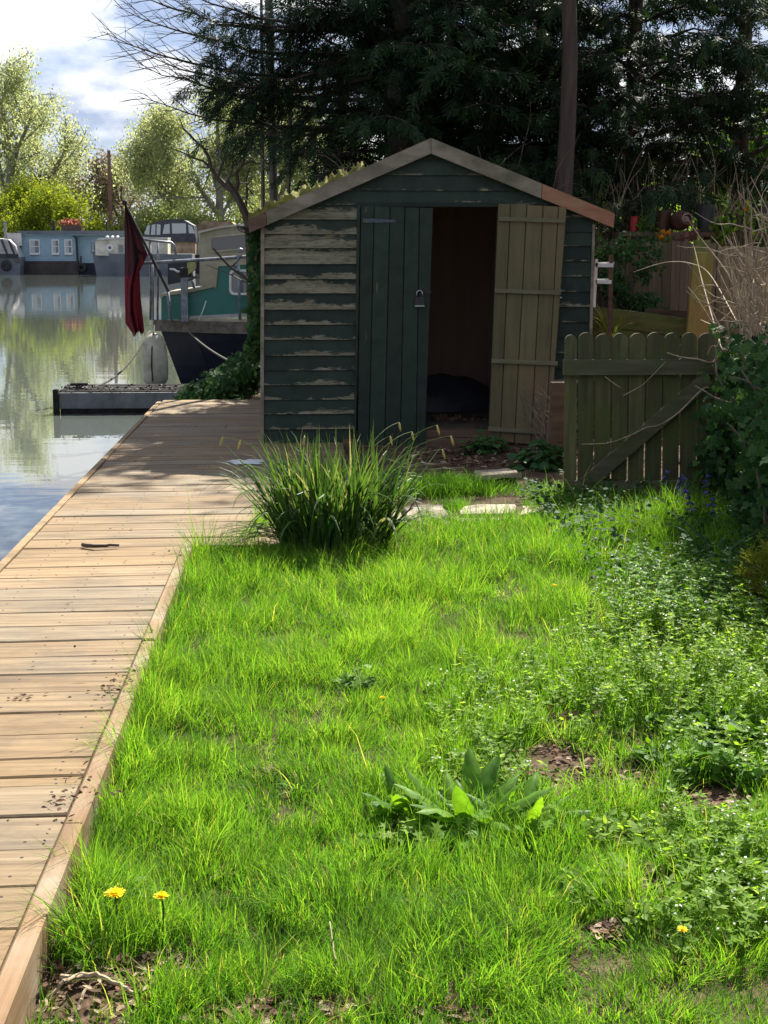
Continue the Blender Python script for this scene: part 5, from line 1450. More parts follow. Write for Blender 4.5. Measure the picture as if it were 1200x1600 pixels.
# ------------------------------------------------------------------ dark conifers behind the shed
def spray_template():
    v, f = [], []; rr = random.Random(12)
    def dia(p, q, w):
        p, q = np.array(p, float), np.array(q, float); d = q - p
        s = np.array([-d[1], d[0], 0]); s = s / (np.linalg.norm(s) + 1e-9) * w
        k = len(v); m = p + d * .5
        v.extend([tuple(p), tuple(m + s), tuple(q), tuple(m - s)]); f.append((k, k + 1, k + 2, k + 3))
    dia((0, 0, 0), (.05, 1, -.3), .03)
    for k in range(5):
        t_ = .05 + .17 * k; L = .55 * (1 - t_ * .6) * rr.uniform(.7, 1.3); s_ = 1 if k % 2 else -1
        for m in (s_, -s_ * .8):
            tt = t_ + (.08 if m > 0 else 0)
            dia((.03 * tt, tt, -.3 * tt * tt), (m * L * rr.uniform(.4, .8), tt + L * rr.uniform(.6, .95), -.3 * tt * tt - L * rr.uniform(.1, .5)), .042)
    return v, f
SPR, SPR_F = spray_template()
def conifer(name, label, base, H, z0, Lmax, nbr, seed, tip_bare=None, trunk_r=.11, density=1.0, extra=None, bark='bark', size=.18, ztop_full=4.6, lean_=(0, 0), droop=.45, open_left=False):
    g = np.random.default_rng(seed)
    th = thing(name, tuple(base), label, 'tree')
    base = np.array(tuple(base))
    tm = MB(); tp = np.array([base + [lean_[0] * t_, lean_[1] * t_, H * t_] for t_ in np.linspace(-.01, 1, 12)])
    tp[1:-1, :2] += g.normal(size=(10, 2)) * .012
    tm.tube(tp, np.linspace(trunk_r, trunk_r * .35, 12), 12); tm.build('trunk', M[bark], th, smooth=True)
    bm = MB(); P_, A_, N_, S_, T_ = [], [], [], [], []
    for k in range(nbr):
        t_ = (k + g.random()) / nbr
        z = z0 + (H * .98 - z0) * t_ ** 1.25
        an = k * 2.399 + g.normal() * .3
        frac = (H - z) / (H - z0)
        L = Lmax * (.25 + .75 * frac ** .8) * (.75 + .4 * g.random())
        d = np.array([math.cos(an), math.sin(an), .12 + .25 * g.random()])
        left = tip_bare is not None and math.cos(an) < -.45 and z < 5.2
        if left: L *= tip_bare; d[2] += .1
        if open_left and math.cos(an) < -.1 and z < 3.1: L *= .45
        q = base + [lean_[0] * z / H, lean_[1] * z / H, z]
        pts = branch_pts(q, d / np.linalg.norm(d), L, 8, .07, -.03 if not left else .01, g)
        bm.tube(pts, np.linspace(.012 + .012 * L, .004, 9), 4, cap=False)
        nb = int(L * 11 * density)
        if z > ztop_full: nb = int(nb * .45)
        for j in range(nb):
            u = .12 + .88 * (j + g.random()) / nb
            bare = left and u > .58
            ii = min(int(u * 8), 7); q2 = pts[ii] + (pts[ii + 1] - pts[ii]) * (u * 8 - ii)
            dd = nrm(pts[ii + 1] - pts[ii]); sd = np.cross(dd, [0, 0, 1.0]) * (1 if j % 2 else -1)
            tw = nrm(dd * .75 + sd * (.4 + .5 * g.random()) + [0, 0, .12 * g.normal()])
            L2 = (.25 + .55 * (1 - u) + .25 * g.random()) * min(1.2, .5 + .4 * L)
            p2 = branch_pts(q2, tw, L2, 4, .09, -.06 if not bare else .03, g)
            bm.tube(p2, np.linspace(.007, .002, 5), 3, cap=False)
            if bare:
                for e in range(3):
                    u3 = g.integers(1, 4); bm.tube(branch_pts(p2[u3], tw + g.normal(size=3) * .5, L2 * .6, 3, .12, .02, g), np.linspace(.0035, .0012, 4), 3, cap=False)
                continue
            ns = max(3, int(L2 * 30 * density))
            if z > ztop_full: ns = max(2, int(ns * .6))
            for e in range(ns):
                w = (e + .6) / ns * 4; i2 = min(int(w), 3); q3 = p2[i2] + (p2[i2 + 1] - p2[i2]) * (w - i2)
                al = nrm(nrm(p2[i2 + 1] - p2[i2]) * .8 + g.normal(size=3) * .45 + [0, 0, -droop])
                P_.append(q3); A_.append(al); N_.append(nrm(np.array([0, 0, 1.0]) + g.normal(size=3) * .5))
                S_.append(size * (.6 + .7 * g.random())); T_.append(np.clip(.15 + .35 * g.random() + .45 * u * (e / ns) + .1 * g.normal(), 0, 1))
    for (xa, ya, xb, yb, dense) in (extra or ()):      # long limbs named one by one
        s0, s1 = np.array(tuple(P(xa, ya, base[1] - .05))), np.array(tuple(P(xb, yb, base[1] - .5 - .5 * g.random())))
        L = np.linalg.norm(s1 - s0); u_ = np.linspace(0, 1, 11)[:, None]
        pts = s0 + (s1 - s0) * u_ + np.array([0, 0, -.10 * L]) * (4 * u_ * (1 - u_)) * (.4 + .6 * g.random()); pts[1:-1] += g.normal(size=(9, 3)) * .012
        bm.tube(pts, np.linspace(.012 + .008 * L, .0025, 11), 5, cap=False)
        nb = int(L * 13)
        for j in range(nb):
            u = .06 + .92 * (j + g.random()) / nb; ii = min(int(u * 10), 9); q2 = pts[ii] + (pts[ii + 1] - pts[ii]) * (u * 10 - ii)
            dd = nrm(pts[ii + 1] - pts[ii]); sd = np.array([0, 0, 1.0 if j % 2 else -1.0]) * (.25 + .4 * g.random()) + np.array([0, g.normal() * .5, 0])
            L2 = (.18 + .35 * (1 - u) + .2 * g.random()); bare = u > dense
            p2 = branch_pts(q2, nrm(dd + sd), L2, 4, .07, .0 if bare else -.05, g)
            bm.tube(p2, np.linspace(.005, .0014, 5), 3, cap=False)
            if bare or g.random() < .15:
                for e in range(2): bm.tube(branch_pts(p2[1 + e], nrm(dd + g.normal(size=3) * .5), L2 * .55, 3, .1, .0, g), np.linspace(.0028, .001, 4), 3, cap=False)
                continue
            for e in range(11):
                w = (e + .6) / 11 * 4; i2 = min(int(w), 3); q3 = p2[i2] + (p2[i2 + 1] - p2[i2]) * (w - i2)
                P_.append(q3); A_.append(nrm(nrm(p2[i2 + 1] - p2[i2]) * .8 + g.normal(size=3) * .45 + [0, 0, -droop])); N_.append(nrm(np.array([0, 0, 1.0]) + g.normal(size=3) * .6))
                S_.append(size * (.5 + .5 * g.random())); T_.append(.2 + .3 * g.random())
    bm.build('branches', M[bark], th)
    cm = MB(); cm.leaves(SPR, SPR_F, np.array(P_), np.array(A_), np.array(N_), np.array(S_), np.array(T_)); cm.build('crown', M['conifer'], th)
    return len(P_)
def tb(px, Y): x = P(px, 400, Y).x; return Vector((x, Y, gz(x, Y)))
cnt = []
cnt.append(conifer('conifer_tree', 'big dark conifer behind the shed ridge, bare twig tips to the left', tb(625, 15.2), 8.0, 1.6, 1.55, 104, 201, tip_bare=1.25, trunk_r=.17, open_left=True, density=.92, extra=[
    (600, 70, 180, 8, .50), (590, 100, 158, 48, .42), (560, 40, 190, -22, .5), (580, 120, 205, 74, .50), (560, 135, 215, 98, .55), (590, 170, 275, 122, .95), (600, 185, 214, 150, .62),
    (620, 30, 250, -35, .6), (570, 190, 372, 205, 1.0), (600, 230, 440, 235, 1.0), (600, 10, 300, 20, .9), (560, 95, 300, 60, .9), (600, 150, 330, 95, .95), (600, 60, 340, 130, 1.0)]))
cnt.append(conifer('conifer_tree', 'tall conifer with straight bare brown trunk right of the shed ridge', tb(881, 13.75), 7.2, 4.4, 1.3, 40, 202, trunk_r=.10, bark='bark_red', density=.6))
cnt.append(conifer('conifer_tree', 'dark conifer filling the gap between brown trunk and shed ridge', tb(765, 15.9), 8.0, 1.5, 1.75, 84, 203, density=.85))
cnt.append(conifer('conifer_tree', 'dark conifer just right of the bare brown trunk', tb(985, 15.6), 8.0, 2.0, 1.6, 70, 204, density=.8))
cnt.append(conifer('conifer_tree', 'thin conifer with light gaps above the garden pots', tb(1150, 16.2), 7.8, 2.1, 1.9, 56, 205, density=.6))
cnt.append(conifer('conifer_tree', 'conifer past the right picture edge', Vector((4.45, 9.7, gz(4.45, 9.7))), 5.7, 3.45, 1.7, 44, 206, density=.62, ztop_full=9, size=.27))
# slender pole-like trunk at the left with ivy, and the bare gnarled tree by the water
sl = thing('slender_tree', tuple(tb(434, 15.6)), 'slender grey trunk rising left of the shed roof', 'tree')
g = np.random.default_rng(77); mb = MB()
b0 = tb(436, 15.6); t1 = P(418, -40, 15.6)
pts = np.array([tuple(Vector(b0).lerp(t1, u)) for u in np.linspace(0, 1, 10)]); pts[1:-1, 0] += g.normal(size=8) * .008
mb.tube(pts, np.linspace(.055, .04, 10), 8)
for k in range(9):
    q = pts[4 + k % 5]; mb.tube(branch_pts(q, (g.normal(), g.normal() * .5, .4), .5 + .4 * g.random(), 5, .15, .05, g), np.linspace(.012, .003, 6), 4)
mb.build('trunk', M['bark_grey'], sl)
mb = MB()
for (xa, xb, Yt) in ((412, 408, 15.9), (447, 452, 16.0)):
    mb.tube([tuple(P(xa, 420, Yt)), tuple(P(xb + 2, 200, Yt)), tuple(P(xb, -30, Yt))], [.028, .022, .016], 6)
mb.build('side_stems', M['bark_grey'], sl)
gn = thing('gnarled_tree', tuple(tb(392, 15.9)), 'small bare gnarled tree leaning over the moored boat', 'tree')
mb = MB(); YN = 15.9
def limb(px, r0, r1):
    pp = [P(x, y, YN + dy) for x, y, dy in px]; mb.tube([tuple(p) for p in pp], np.linspace(r0, r1, len(pp)), 6)
limb([(398, 640, 0), (394, 480, 0), (392, 400, 0), (388, 345, 0), (378, 322, 0), (368, 302, 0), (355, 284, 0)], .07, .035)
limb([(368, 302, 0), (352, 290, .1), (340, 278, .1), (330, 262, .1), (326, 245, .1), (318, 232, .1), (300, 215, .1), (286, 200, .1), (281, 186, .1)], .034, .006)
limb([(330, 262, .1), (318, 252, .1), (300, 246, .1), (285, 238, .1), (268, 232, .1)], .016, .005)
limb([(340, 278, .1), (345, 262, 0), (350, 250, 0), (362, 236, 0), (378, 228, 0), (396, 222, 0)], .018, .005)
limb([(368, 302, 0), (372, 285, 0), (370, 270, 0), (378, 258, 0), (392, 252, 0), (404, 256, 0), (420, 250, 0)], .028, .006)
limb([(378, 258, 0), (384, 240, 0), (392, 226, 0), (400, 222, 0)], .014, .005)
limb([(388, 345, 0), (384, 325, .2), (386, 300, .2), (385, 280, .2), (390, 262, .2)], .022, .008)
limb([(355, 284, 0), (362, 268, .1), (366, 252, .1), (372, 244, .1)], .015, .006)
for k in range(34):
    px, py = g.uniform(285, 410), g.uniform(200, 310)
    s = P(px, py, YN + .1)
    near = min(((355, 284), (330, 262), (372, 285), (300, 246), (378, 240), (385, 290), (318, 232)), key=lambda q: (q[0] - px) ** 2 + (q[1] - py) ** 2)
    s0 = P(near[0], near[1], YN + .05)
    mid = (s0 + s) / 2 + Vector((g.normal() * .04, 0, g.normal() * .04)); mb.tube([tuple(s0), tuple(mid), tuple(s)], [.007, .005, .002], 4)
mb.build('limbs', M['bark'], gn)
mb = MB()
limb([(333, 388, -1.0), (345, 402, -1.0), (360, 418, -1.0), (378, 430, -1.0), (400, 447, -1.0), (408, 470, -1.2)], .010, .022)
limb([(360, 418, -1.0), (372, 408, -1.0), (378, 398, -1.0)], .009, .004)
mb.build('low_branch', M['bark'], gn)

# sunlit shrubs and undergrowth seen through the gaps behind the pots
def bush(name, label, c, r, n, size, mat, seed, cat='shrub'):
    g = np.random.default_rng(seed); c = np.array(tuple(c), float); r = np.array(r, float)
    th = thing(name, (c[0], c[1], gz(c[0], c[1])), label, cat)
    lob = c + unit(9, g) * r * .55; off = unit(n, g) * (g.random(n) ** .5)[:, None]
    pos = lob[g.integers(0, 9, n)] + off * r * .55
    pos[:, 2] = np.maximum(pos[:, 2], gz(c[0], c[1]) + .02)
    mb = MB(); mb.leaves(ROUND, ROUND_F, pos, unit(n, g), off + [0, -.3, .6] + g.normal(size=(n, 3)) * .5, size * (.6 + .8 * g.random(n)), np.clip(g.random(n) * .7 + .5 * (fbm(pos[:, 0], pos[:, 2], 3, seed) - .3), 0, 1)); mb.build('leaves', M[mat], th)
    sm = MB()
    for k in range(14):
        e = pos[g.integers(0, n)]; b0 = np.array([c[0] + g.normal() * .1, c[1] + g.normal() * .1, gz(c[0], c[1]) - .05])
        sm.tube([b0, (b0 + e) / 2 + g.normal(size=3) * .08, e], [.018, .012, .004], 5)
    fine(sm.build('stems', M['vine'], th))
for k, (px, py, Y, rx, rz, mat, lab) in enumerate((
        (1040, 290, 21, 1.3, 1.0, 'shrub', 'bright sunlit shrub seen between the dark conifers above the pots'),
        (1110, 270, 23, 1.3, 1.2, 'shrub', 'taller sunlit shrub behind the black pots'),
        (1185, 260, 22, 1.2, 1.2, 'shrub', 'sunlit shrub at the right picture edge behind the conifers'),
        (960, 330, 19, 1.0, .8, 'weed', 'pale green shrub behind the right shed eave'),
        (1180, 345, 13.9, .35, .22, 'shrub', 'small bright plant by the pots near the right edge'),
        (1128, 362, 13.7, .12, .14, 'shrub', 'small leafy seedling right of the tall black pot'),
        (1012, 352, 14.0, .10, .16, 'shrub', 'small leafy sprig between red can and brown pot'))):
    q = P(px, py, Y)
    if rx > .8:
        bush('garden_shrub', lab, (q.x, Y, q.z - .3), (rx, rx * .8, rz), 2600, .13, mat, 300 + k)
        bush('garden_shrub', lab.replace('shrub', 'undergrowth', 1), (q.x, Y - .3, .7), (rx, rx * .8, .8), 1500, .12, 'ivy', 320 + k)
    else: bush('potted_sprig', lab, q, (rx, rx, rz), 170, .045, mat, 300 + k)
g = np.random.default_rng(55); mb = MB(); th = thing('undergrowth_twigs', (3.0, 14.6, 0), 'thicket of dead twigs under the conifers right of the shed', 'dead plant')
for k in range(260):
    s = P(g.uniform(900, 1180), g.uniform(300, 380), 14.5 + .9 * g.random()); s.z -= .3
    mb.tube(wander(s, (g.normal() * .5, g.normal() * .3, 1), .3 + .7 * g.random(), 6, .18, g), np.linspace(.006, .002, 7), 3)
mb.build('twigs', M['dead_twig'], th)
# twigs behind the shed roof
mb = MB(); th = thing('undergrowth_twigs', (.6, 14.2, 0), 'bare twigs showing just above the shed roof', 'dead plant')
for k in range(24):
    s = P(g.uniform(560, 870), g.uniform(250, 330), 13.6 + .6 * g.random()); s.z -= .3
    mb.tube(wander(s, (g.normal() * .7, g.normal() * .3, 1), .3 + .6 * g.random(), 6, .2, g), np.linspace(.005, .0015, 7), 3)
mb.build('twigs', M['dead_brown'], th)
# ================================================================== stone path and terrace edge
path = thing('stone_path', tuple(GL(720, 800)), 'rough sandstone slabs across the path before the shed', 'path', kind='structure')
def slab(poly_px, zt_, h=.05, mat='stone', name='slab', par=path, seed=0):
    rr = random.Random(seed); pts = []
    for i_ in range(len(poly_px)):
        a, b = poly_px[i_], poly_px[(i_ + 1) % len(poly_px)]
        for t_ in (0, .33, .66): pts.append((a[0] + (b[0] - a[0]) * t_ + rr.uniform(-2.5, 2.5), a[1] + (b[1] - a[1]) * t_ + rr.uniform(-1, 1)))
    q = [G(x, y, zt_) for x, y in pts]
    if (q[1] - q[0]).cross(q[4] - q[1]).z < 0: q = q[::-1]
    c_ = sum(q, Vector()) / len(q)
    inner = [c_.lerp(p, .95) + Vector((0, 0, 0)) for p in q]; low = [p - Vector((0, 0, .012)) for p in q]; bot = [p - Vector((0, 0, h)) for p in q]
    n_ = len(q); mb = MB()
    v = [tuple(p + Vector((0, 0, rr.uniform(-.004, .004)))) for p in inner] + [tuple(p) for p in low] + [tuple(p) for p in bot]
    f = [tuple(range(n_))] + [(n_ + k, n_ + (k + 1) % n_, (k + 1) % n_, k) for k in range(n_)] + [(2 * n_ + k, 2 * n_ + (k + 1) % n_, n_ + (k + 1) % n_, n_ + k) for k in range(n_)]
    mb.add(v, f); return mb.build(name, M[mat], par)
slab([(630, 790), (692, 786), (700, 806), (640, 814)], -.045, seed=1)
slab([(722, 789), (806, 788), (802, 800), (718, 804)], -.045, seed=2)
slab([(700, 808), (790, 803), (808, 812), (722, 818)], -.065, seed=3)
slab([(640, 817), (700, 814), (712, 822), (650, 828)], -.06, seed=4)
slab([(815, 790), (880, 786), (878, 800), (812, 803)], -.055, seed=5)
slab([(560, 792), (624, 790), (632, 812), (565, 818)], -.05, seed=6)
edge = thing('terrace_edge', tuple(G(730, 740, -.03)), 'rotten boards and stones edging the soil before the shed', 'edging', kind='structure')
slab([(742, 735), (796, 731), (816, 738), (742, 744)], .012, .03, 'stone', 'stone', edge, 7)
for k, (xa, ya, xb, yb) in enumerate(((625, 738, 725, 733), (640, 731, 700, 726), (630, 744, 722, 740), (690, 741, 760, 747))):
    a, b = G(xa, ya, -.01), G(xb, yb, -.01)
    mb = MB(); mb.beam(a, b, .055, .025, side=(0, 0, 1)); mb.build('board', M['rotten'], edge)
mb = MB(); a, b = GL(640, 752), GL(820, 752); mb.box((a.x, a.y + .05, -.13), (b.x, a.y + .09, -.03)); mb.build('riser', M['brown_wood'], edge)

# ================================================================== bare patches in the lawn (no grass there)
def ell(px, py, rx, ry):
    c_ = GL(px, py); return (c_.x, c_.y, abs(GL(px + rx, py).x - c_.x), abs(GL(px, py - ry).y - GL(px, py + ry).y) / 2)
BARE = [ell(885, 1205, 70, 52), ell(985, 1225, 75, 34), ell(880, 1135, 36, 16), ell(1000, 1165, 60, 20), ell(1125, 1255, 85, 32), ell(1020, 1395, 44, 40), ell(1060, 1470, 40, 14),
        ell(130, 1560, 125, 60), ell(95, 1450, 50, 36), ell(255, 1520, 75, 26), ell(400, 1592, 90, 26), ell(530, 1585, 60, 18), ell(360, 1370, 20, 8), ell(465, 1365, 14, 10), ell(535, 1520, 18, 12), ell(420, 1215, 22, 9), ell(960, 1460, 30, 12), ell(120, 1235, 30, 16),
        ell(690, 1590, 80, 12)]
def bare_mask(x, y, grow_=1.0):
    m = np.zeros_like(x)
    for (cx_, cy_, rx, ry) in BARE:
        d = ((x - cx_) / (rx * grow_)) ** 2 + ((y - cy_) / (ry * grow_)) ** 2
        m = np.maximum(m, np.clip(1.25 - d + .9 * (fbm(x, y, 9, 12) - .5), 0, 1))
    return m
sed_c = GL(521, 862)

def blades(name, label, x, y, h, w, tint, lean_v, mat, curl=1.0):
    n = len(x); g = np.random.default_rng(n)
    z = ground_z(x, y)
    an = g.random(n) * 2 * math.pi
    s = np.stack([np.cos(an), np.sin(an), np.zeros(n)], -1)
    t_ = np.array([0, .4, .75, 1.0]); out = []
    lv = lean_v * curl
    p = [np.stack([x, y, z - .01], -1) + np.stack([lv[:, 0] * u ** 2 * h, lv[:, 1] * u ** 2 * h, h * (u - .28 * u ** 2 * np.minimum(1, (lv ** 2).sum(1)))], -1) for u in t_]
    ww = [1.0, .85, .55]
    v = np.empty((n, 7, 3))
    for k in range(3):
        v[:, 2 * k] = p[k] - s * (w * ww[k] / 2)[:, None]; v[:, 2 * k + 1] = p[k] + s * (w * ww[k] / 2)[:, None]
    v[:, 6] = p[3]
    mb = MB(); fa = y > 3.2                                          # farther blades need fewer bends
    for sel, idx in ((fa, [0, 1, 4, 5, 6]), (~fa, [0, 1, 2, 3, 4, 5, 6])):
        vv = v[sel][:, idx]; m = len(vv); kk = len(idx); o = (np.arange(m) * kk)[:, None] + mb.n
        if not m: continue
        mb.v.append(vv.reshape(-1, 3)); mb.t.append(np.repeat(tint[sel], kk))
        mb.f += ([o + [0, 1, 3, 2], o + [2, 3, 4]] if kk == 5 else [o + [0, 1, 3, 2], o + [2, 3, 5, 4], o + [4, 5, 6]]); mb.n += m * kk
    return tag(mb.build(name, M[mat]), label, 'grass', kind='stuff')
g = np.random.default_rng(400)
def lawn_points(N):
    d = 2.35 + (8.95 - 2.35) * g.random(N) ** 1.0
    x = -.60 + (d * .335 + 1.25) * g.random(N)
    return x, d
x, y = lawn_points(455000)
keep = g.random(len(x)) < (1.15 - .085 * y)                         # nearer ground is seen closer: plant it denser
left = np.where(y < KERB_END, DX1 + .066, SHX0 + .05 - .1 * (y < 7.6))
keep &= x > left
top = 7.98 + .3 * (fbm(x, y, 3, 3) - .5) + np.where((x > 1.25), .75, 0) + np.where(x < .4, .5, 0)
keep &= y < top
bm_ = bare_mask(x, y)
keep &= g.random(len(x)) > bm_ * 1.05
keep &= ((x - sed_c.x) ** 2 + (y - sed_c.y) ** 2) > .03
weedy = np.clip((x - (.62 + .05 * (y - 4))) / .35, 0, 1) * np.clip((6.6 - y) / .5, 0, 1)
keep &= g.random(len(x)) > weedy * .15
x, y = x[keep], y[keep]
cl = fbm(x, y, 4.5, 21); cl2 = fbm(x, y, 11, 22); big = fbm(x, y, 1.3, 23)
cl3 = fbm(x, y, 8.5, 25)
h = (.024 + .105 * np.clip(cl * 2.0 - .6, 0, 1) + .06 * np.clip(cl3 * 2.2 - .8, 0, 1) + .02 * cl2) * (.42 + .7 * g.random(len(x)))
h *= np.where(y > 6.5, 1.15, 1.0) * (1 + .25 * np.clip((x - 1.3) / .4, 0, 1) * np.clip((y - 7.0) / .5, 0, 1))
h *= np.where(g.random(len(x)) < .03, 1.6, 1.0) * np.where(y < 3.1, .85, 1.0)
edge_ = np.exp(-((x - (DX1 + .09)) / .05) ** 2); h *= 1 + 1.2 * edge_ * fbm(x, y, 2.5, 44)
w = .0017 + .0023 * g.random(len(x)) ** 1.5 + .0025 * (g.random(len(x)) < .04)
ang = 6.28 * vnoise(x, y, 5.5, 31) * 2.2; mag = .05 + .75 * vnoise(x, y, 8, 32)
lv = np.stack([np.cos(ang) * mag, np.sin(ang) * mag], -1) + g.normal(size=(len(x), 2)) * .36
tint = np.clip(.02 + .45 * big + .35 * (cl - .4) + .6 * (cl3 - .45) + .20 * g.normal(size=len(x)), 0, .68)  # clump tone; darker low gaps carry shade between tufts in the colour
dry = g.random(len(x)) < .05
tint = np.where(dry, .8 + .2 * g.random(len(x)), tint)
blades('lawn_grass', 'bright green uneven lawn between deck and hedge', x, y, h, w, tint, lv, 'grass')
NGRASS = len(x)
# shaded tufts beyond the path and against the terrace
x = np.concatenate([P(690, 780, 9.2).x + g.normal(size=2600) * .16, .35 + 1.9 * g.random(2600), P(712, 800, 8.5).x + g.normal(size=500) * .05, 1.35 + .9 * g.random(3800)])
y = np.concatenate([9.15 + g.normal(size=2600) * .10, 9.02 + .35 * g.random(2600) ** 1.3, 8.62 + g.normal(size=500) * .07, 8.3 + .6 * g.random(3800)])
n = len(x)
h = np.where(np.arange(n) < 2600, .13, .07) * (.6 + .7 * g.random(n)); h[5700:] *= 1.1
blades('path_grass', 'tufts of grass growing around the path slabs', x, y, h, .003 + .002 * g.random(n), np.clip(g.random(n) * .55, 0, 1), g.normal(size=(n, 2)) * .7, 'grass')

# ================================================================== drooping sedge clump
def arch(p, d, L, n, wig, rr, grav):       # straight at first, bending over towards the tip
    p, d = np.array(tuple(p), float), np.array(tuple(d), float); d /= np.linalg.norm(d); out = [p.copy()]
    for k in range(n):
        d = d + rr.normal(size=3) * wig; d[2] -= grav * (k / n) ** 1.6 * 2.2; d /= np.linalg.norm(d)
        p = p + d * L / n; out.append(p.copy())
    return np.array(out)
sedge = thing('sedge_clump', (sed_c.x, sed_c.y, gz(sed_c.x, sed_c.y)), 'large arching sedge clump between deck and lawn', 'sedge')
gs = np.random.default_rng(500); mb = MB()
cb = np.array([sed_c.x, sed_c.y, gz(sed_c.x, sed_c.y)])
for k in range(580):
    an = gs.random() * 2 * math.pi; rad = .16 * gs.random() ** .5
    b0 = cb + [math.cos(an) * rad * 1.6, math.sin(an) * rad, -.01]
    spread = .08 + .75 * gs.random() ** 1.1
    L = .28 + .36 * gs.random() + .12 * spread
    a2 = an + gs.normal() * .5
    d = (math.cos(a2) * spread * .7, math.sin(a2) * spread * .75, 1)
    pts = arch(b0, d, L, 10, .055, gs, .02 + .42 * gs.random() ** 1.5 * (spread + .3))
    tt = np.clip(.04 + .44 * gs.random() + .12 * gs.normal(), 0, .6)
    if gs.random() < .17: tt = .62 + .38 * gs.random()
    ribbon(mb, pts, .0095 + .010 * gs.random(), np.tile(np.clip(tt + .08 * np.linspace(-1, 1, 11), 0, 1), 3), a2)
for k in range(26):        # long limp blades reaching left over the deck
    b0 = cb + [-.16 - .05 * gs.random(), -.08 * gs.random(), .03]
    an = math.pi + gs.normal() * .35
    pts = wander(b0, (math.cos(an), math.sin(an) * .8, .75 + .4 * gs.random()), .38 + .18 * gs.random(), 10, .03, gs, .15)
    pts[:, 2] = np.maximum(pts[:, 2], .012)
    ribbon(mb, pts, .007, .25 + .6 * gs.random(), an)
mb.build('blades', M['sedge'], sedge)
mb = MB(); st = MB()
for k in range(9):
    an = (gs.normal() * .7) if k < 6 else (math.pi + gs.normal() * .8 if k < 8 else gs.random() * 6.28)
    b0 = cb + [math.cos(an) * .10, math.sin(an) * .06, .15]
    pts = wander(b0, (math.cos(an) * .42, math.sin(an) * .3, 1), .55 + .16 * gs.random(), 12, .02, gs, .085 + .05 * gs.random())
    st.tube(pts, np.linspace(.0028, .0014, 13), 4, .8)
    e = pts[-1]; dn = nrm(pts[-1] - pts[-2]) * .3 + np.array([0, 0, -1.0]); hp_ = [e + dn / np.linalg.norm(dn) * u for u in np.linspace(0, .055, 6)]
    mb = MB(); mb.tube(hp_, [.0015, .0055, .0068, .0065, .005, .001], 6, .3 + .7 * gs.random()); mb.build('seed_head', M['seed'], sedge, smooth=True)
fine(st.build('flower_stems', M['sedge'], sedge))

# ================================================================== weeds
def dock(name, label, c, n, L, seed, mat='dock', w=.23, up=.95):
    g = np.random.default_rng(seed); c = Vector((c[0], c[1], gz(c[0], c[1])))
    th = thing(name, tuple(c), label, 'plant'); mb = MB(); st = MB()
    for k in range(n):
        an = g.random() * 2 * math.pi; LL = L * (.55 + .55 * g.random())
        sp_ = .3 + .9 * g.random()
        pts = wander(np.array(tuple(c)) + [math.cos(an) * .03, math.sin(an) * .03, 0], (math.cos(an) * sp_, math.sin(an) * sp_, up), LL, 9, .04, g, .05 + .07 * g.random())
        t_ = np.linspace(0, 1, 10); ww = LL * w * np.sin(np.clip((t_ - .22) / .78, 0, 1) ** .8 * math.pi) ** .7 + .004
        s_ = np.array([-math.sin(an), math.cos(an), 0]); d = nrm(np.gradient(pts, axis=0)); u_ = nrm(np.cross(s_[None], d))
        wv_ = .11 * ww * np.sin(t_ * 24 + g.random() * 6)
        cols = []
        for f_, z_ in ((-.5, .20), (-.26, .03), (0, -.05), (.26, .03), (.5, .20)):
            cols.append(pts + s_ * (ww * f_)[:, None] + u_ * (ww * z_ + wv_ * abs(f_) * 2)[:, None])
        v = np.concatenate(cols); i_ = np.arange(9)
        q = np.concatenate([np.stack([i_ + a * 10, i_ + (a + 1) * 10, i_ + (a + 1) * 10 + 1, i_ + a * 10 + 1], -1) for a in range(4)])
        mb.add(v, q, np.clip(.2 + .8 * g.random(), 0, 1))
    mb.build('leaves', M[mat], th, smooth=True)
    return th
for k, (px, py, n, L, lab) in enumerate(((640, 1275, 14, .19, 'dock plant at the left of the three in mid lawn'), (735, 1295, 30, .225, 'large bright dock plant in the middle of the lawn'), (805, 1300, 18, .185, 'broad-leaved dock right of the large bright dock'))):
    q = GL(px, py); dock('dock_plant', lab, (q.x, q.y), n, L, 610 + k)
# ragged buttercup-like foliage in front of the docks and by the dandelions
FERN = [(0, 0, 0), (.10, .3, .02), (.42, .42, 0), (.14, .5, .03), (.34, .78, 0), (.07, .72, .02), (0, 1, 0), (-.07, .72, .02), (-.34, .78, 0), (-.14, .5, .03), (-.42, .42, 0), (-.10, .3, .02)]
FERN_F = [(0, 1, 2, 3), (0, 3, 4, 5), (0, 5, 6, 7), (0, 7, 8, 9), (0, 9, 10, 11)]
for k, (px, py, r, n, mat, lab) in enumerate(((625, 1335, .13, 90, 'weed', 'ragged-leaved yellowish weed left of the large dock'), (735, 1335, .12, 70, 'dock', 'low leafy weed in front of the large dock'), (563, 1078, .085, 60, 'dock', 'small weed rosette alone in mid lawn'), (850, 1300, .10, 60, 'weed', 'pale weed right of the docks'), (195, 1425, .10, 70, 'dock', 'leafy rosette under the dandelions'))):
    q = GL(px, py); leaf_clump('lawn_weed', lab, (q.x, q.y, gz(q.x, q.y)), r, .085, n, .055, mat, 620 + k, FERN, FERN_F)
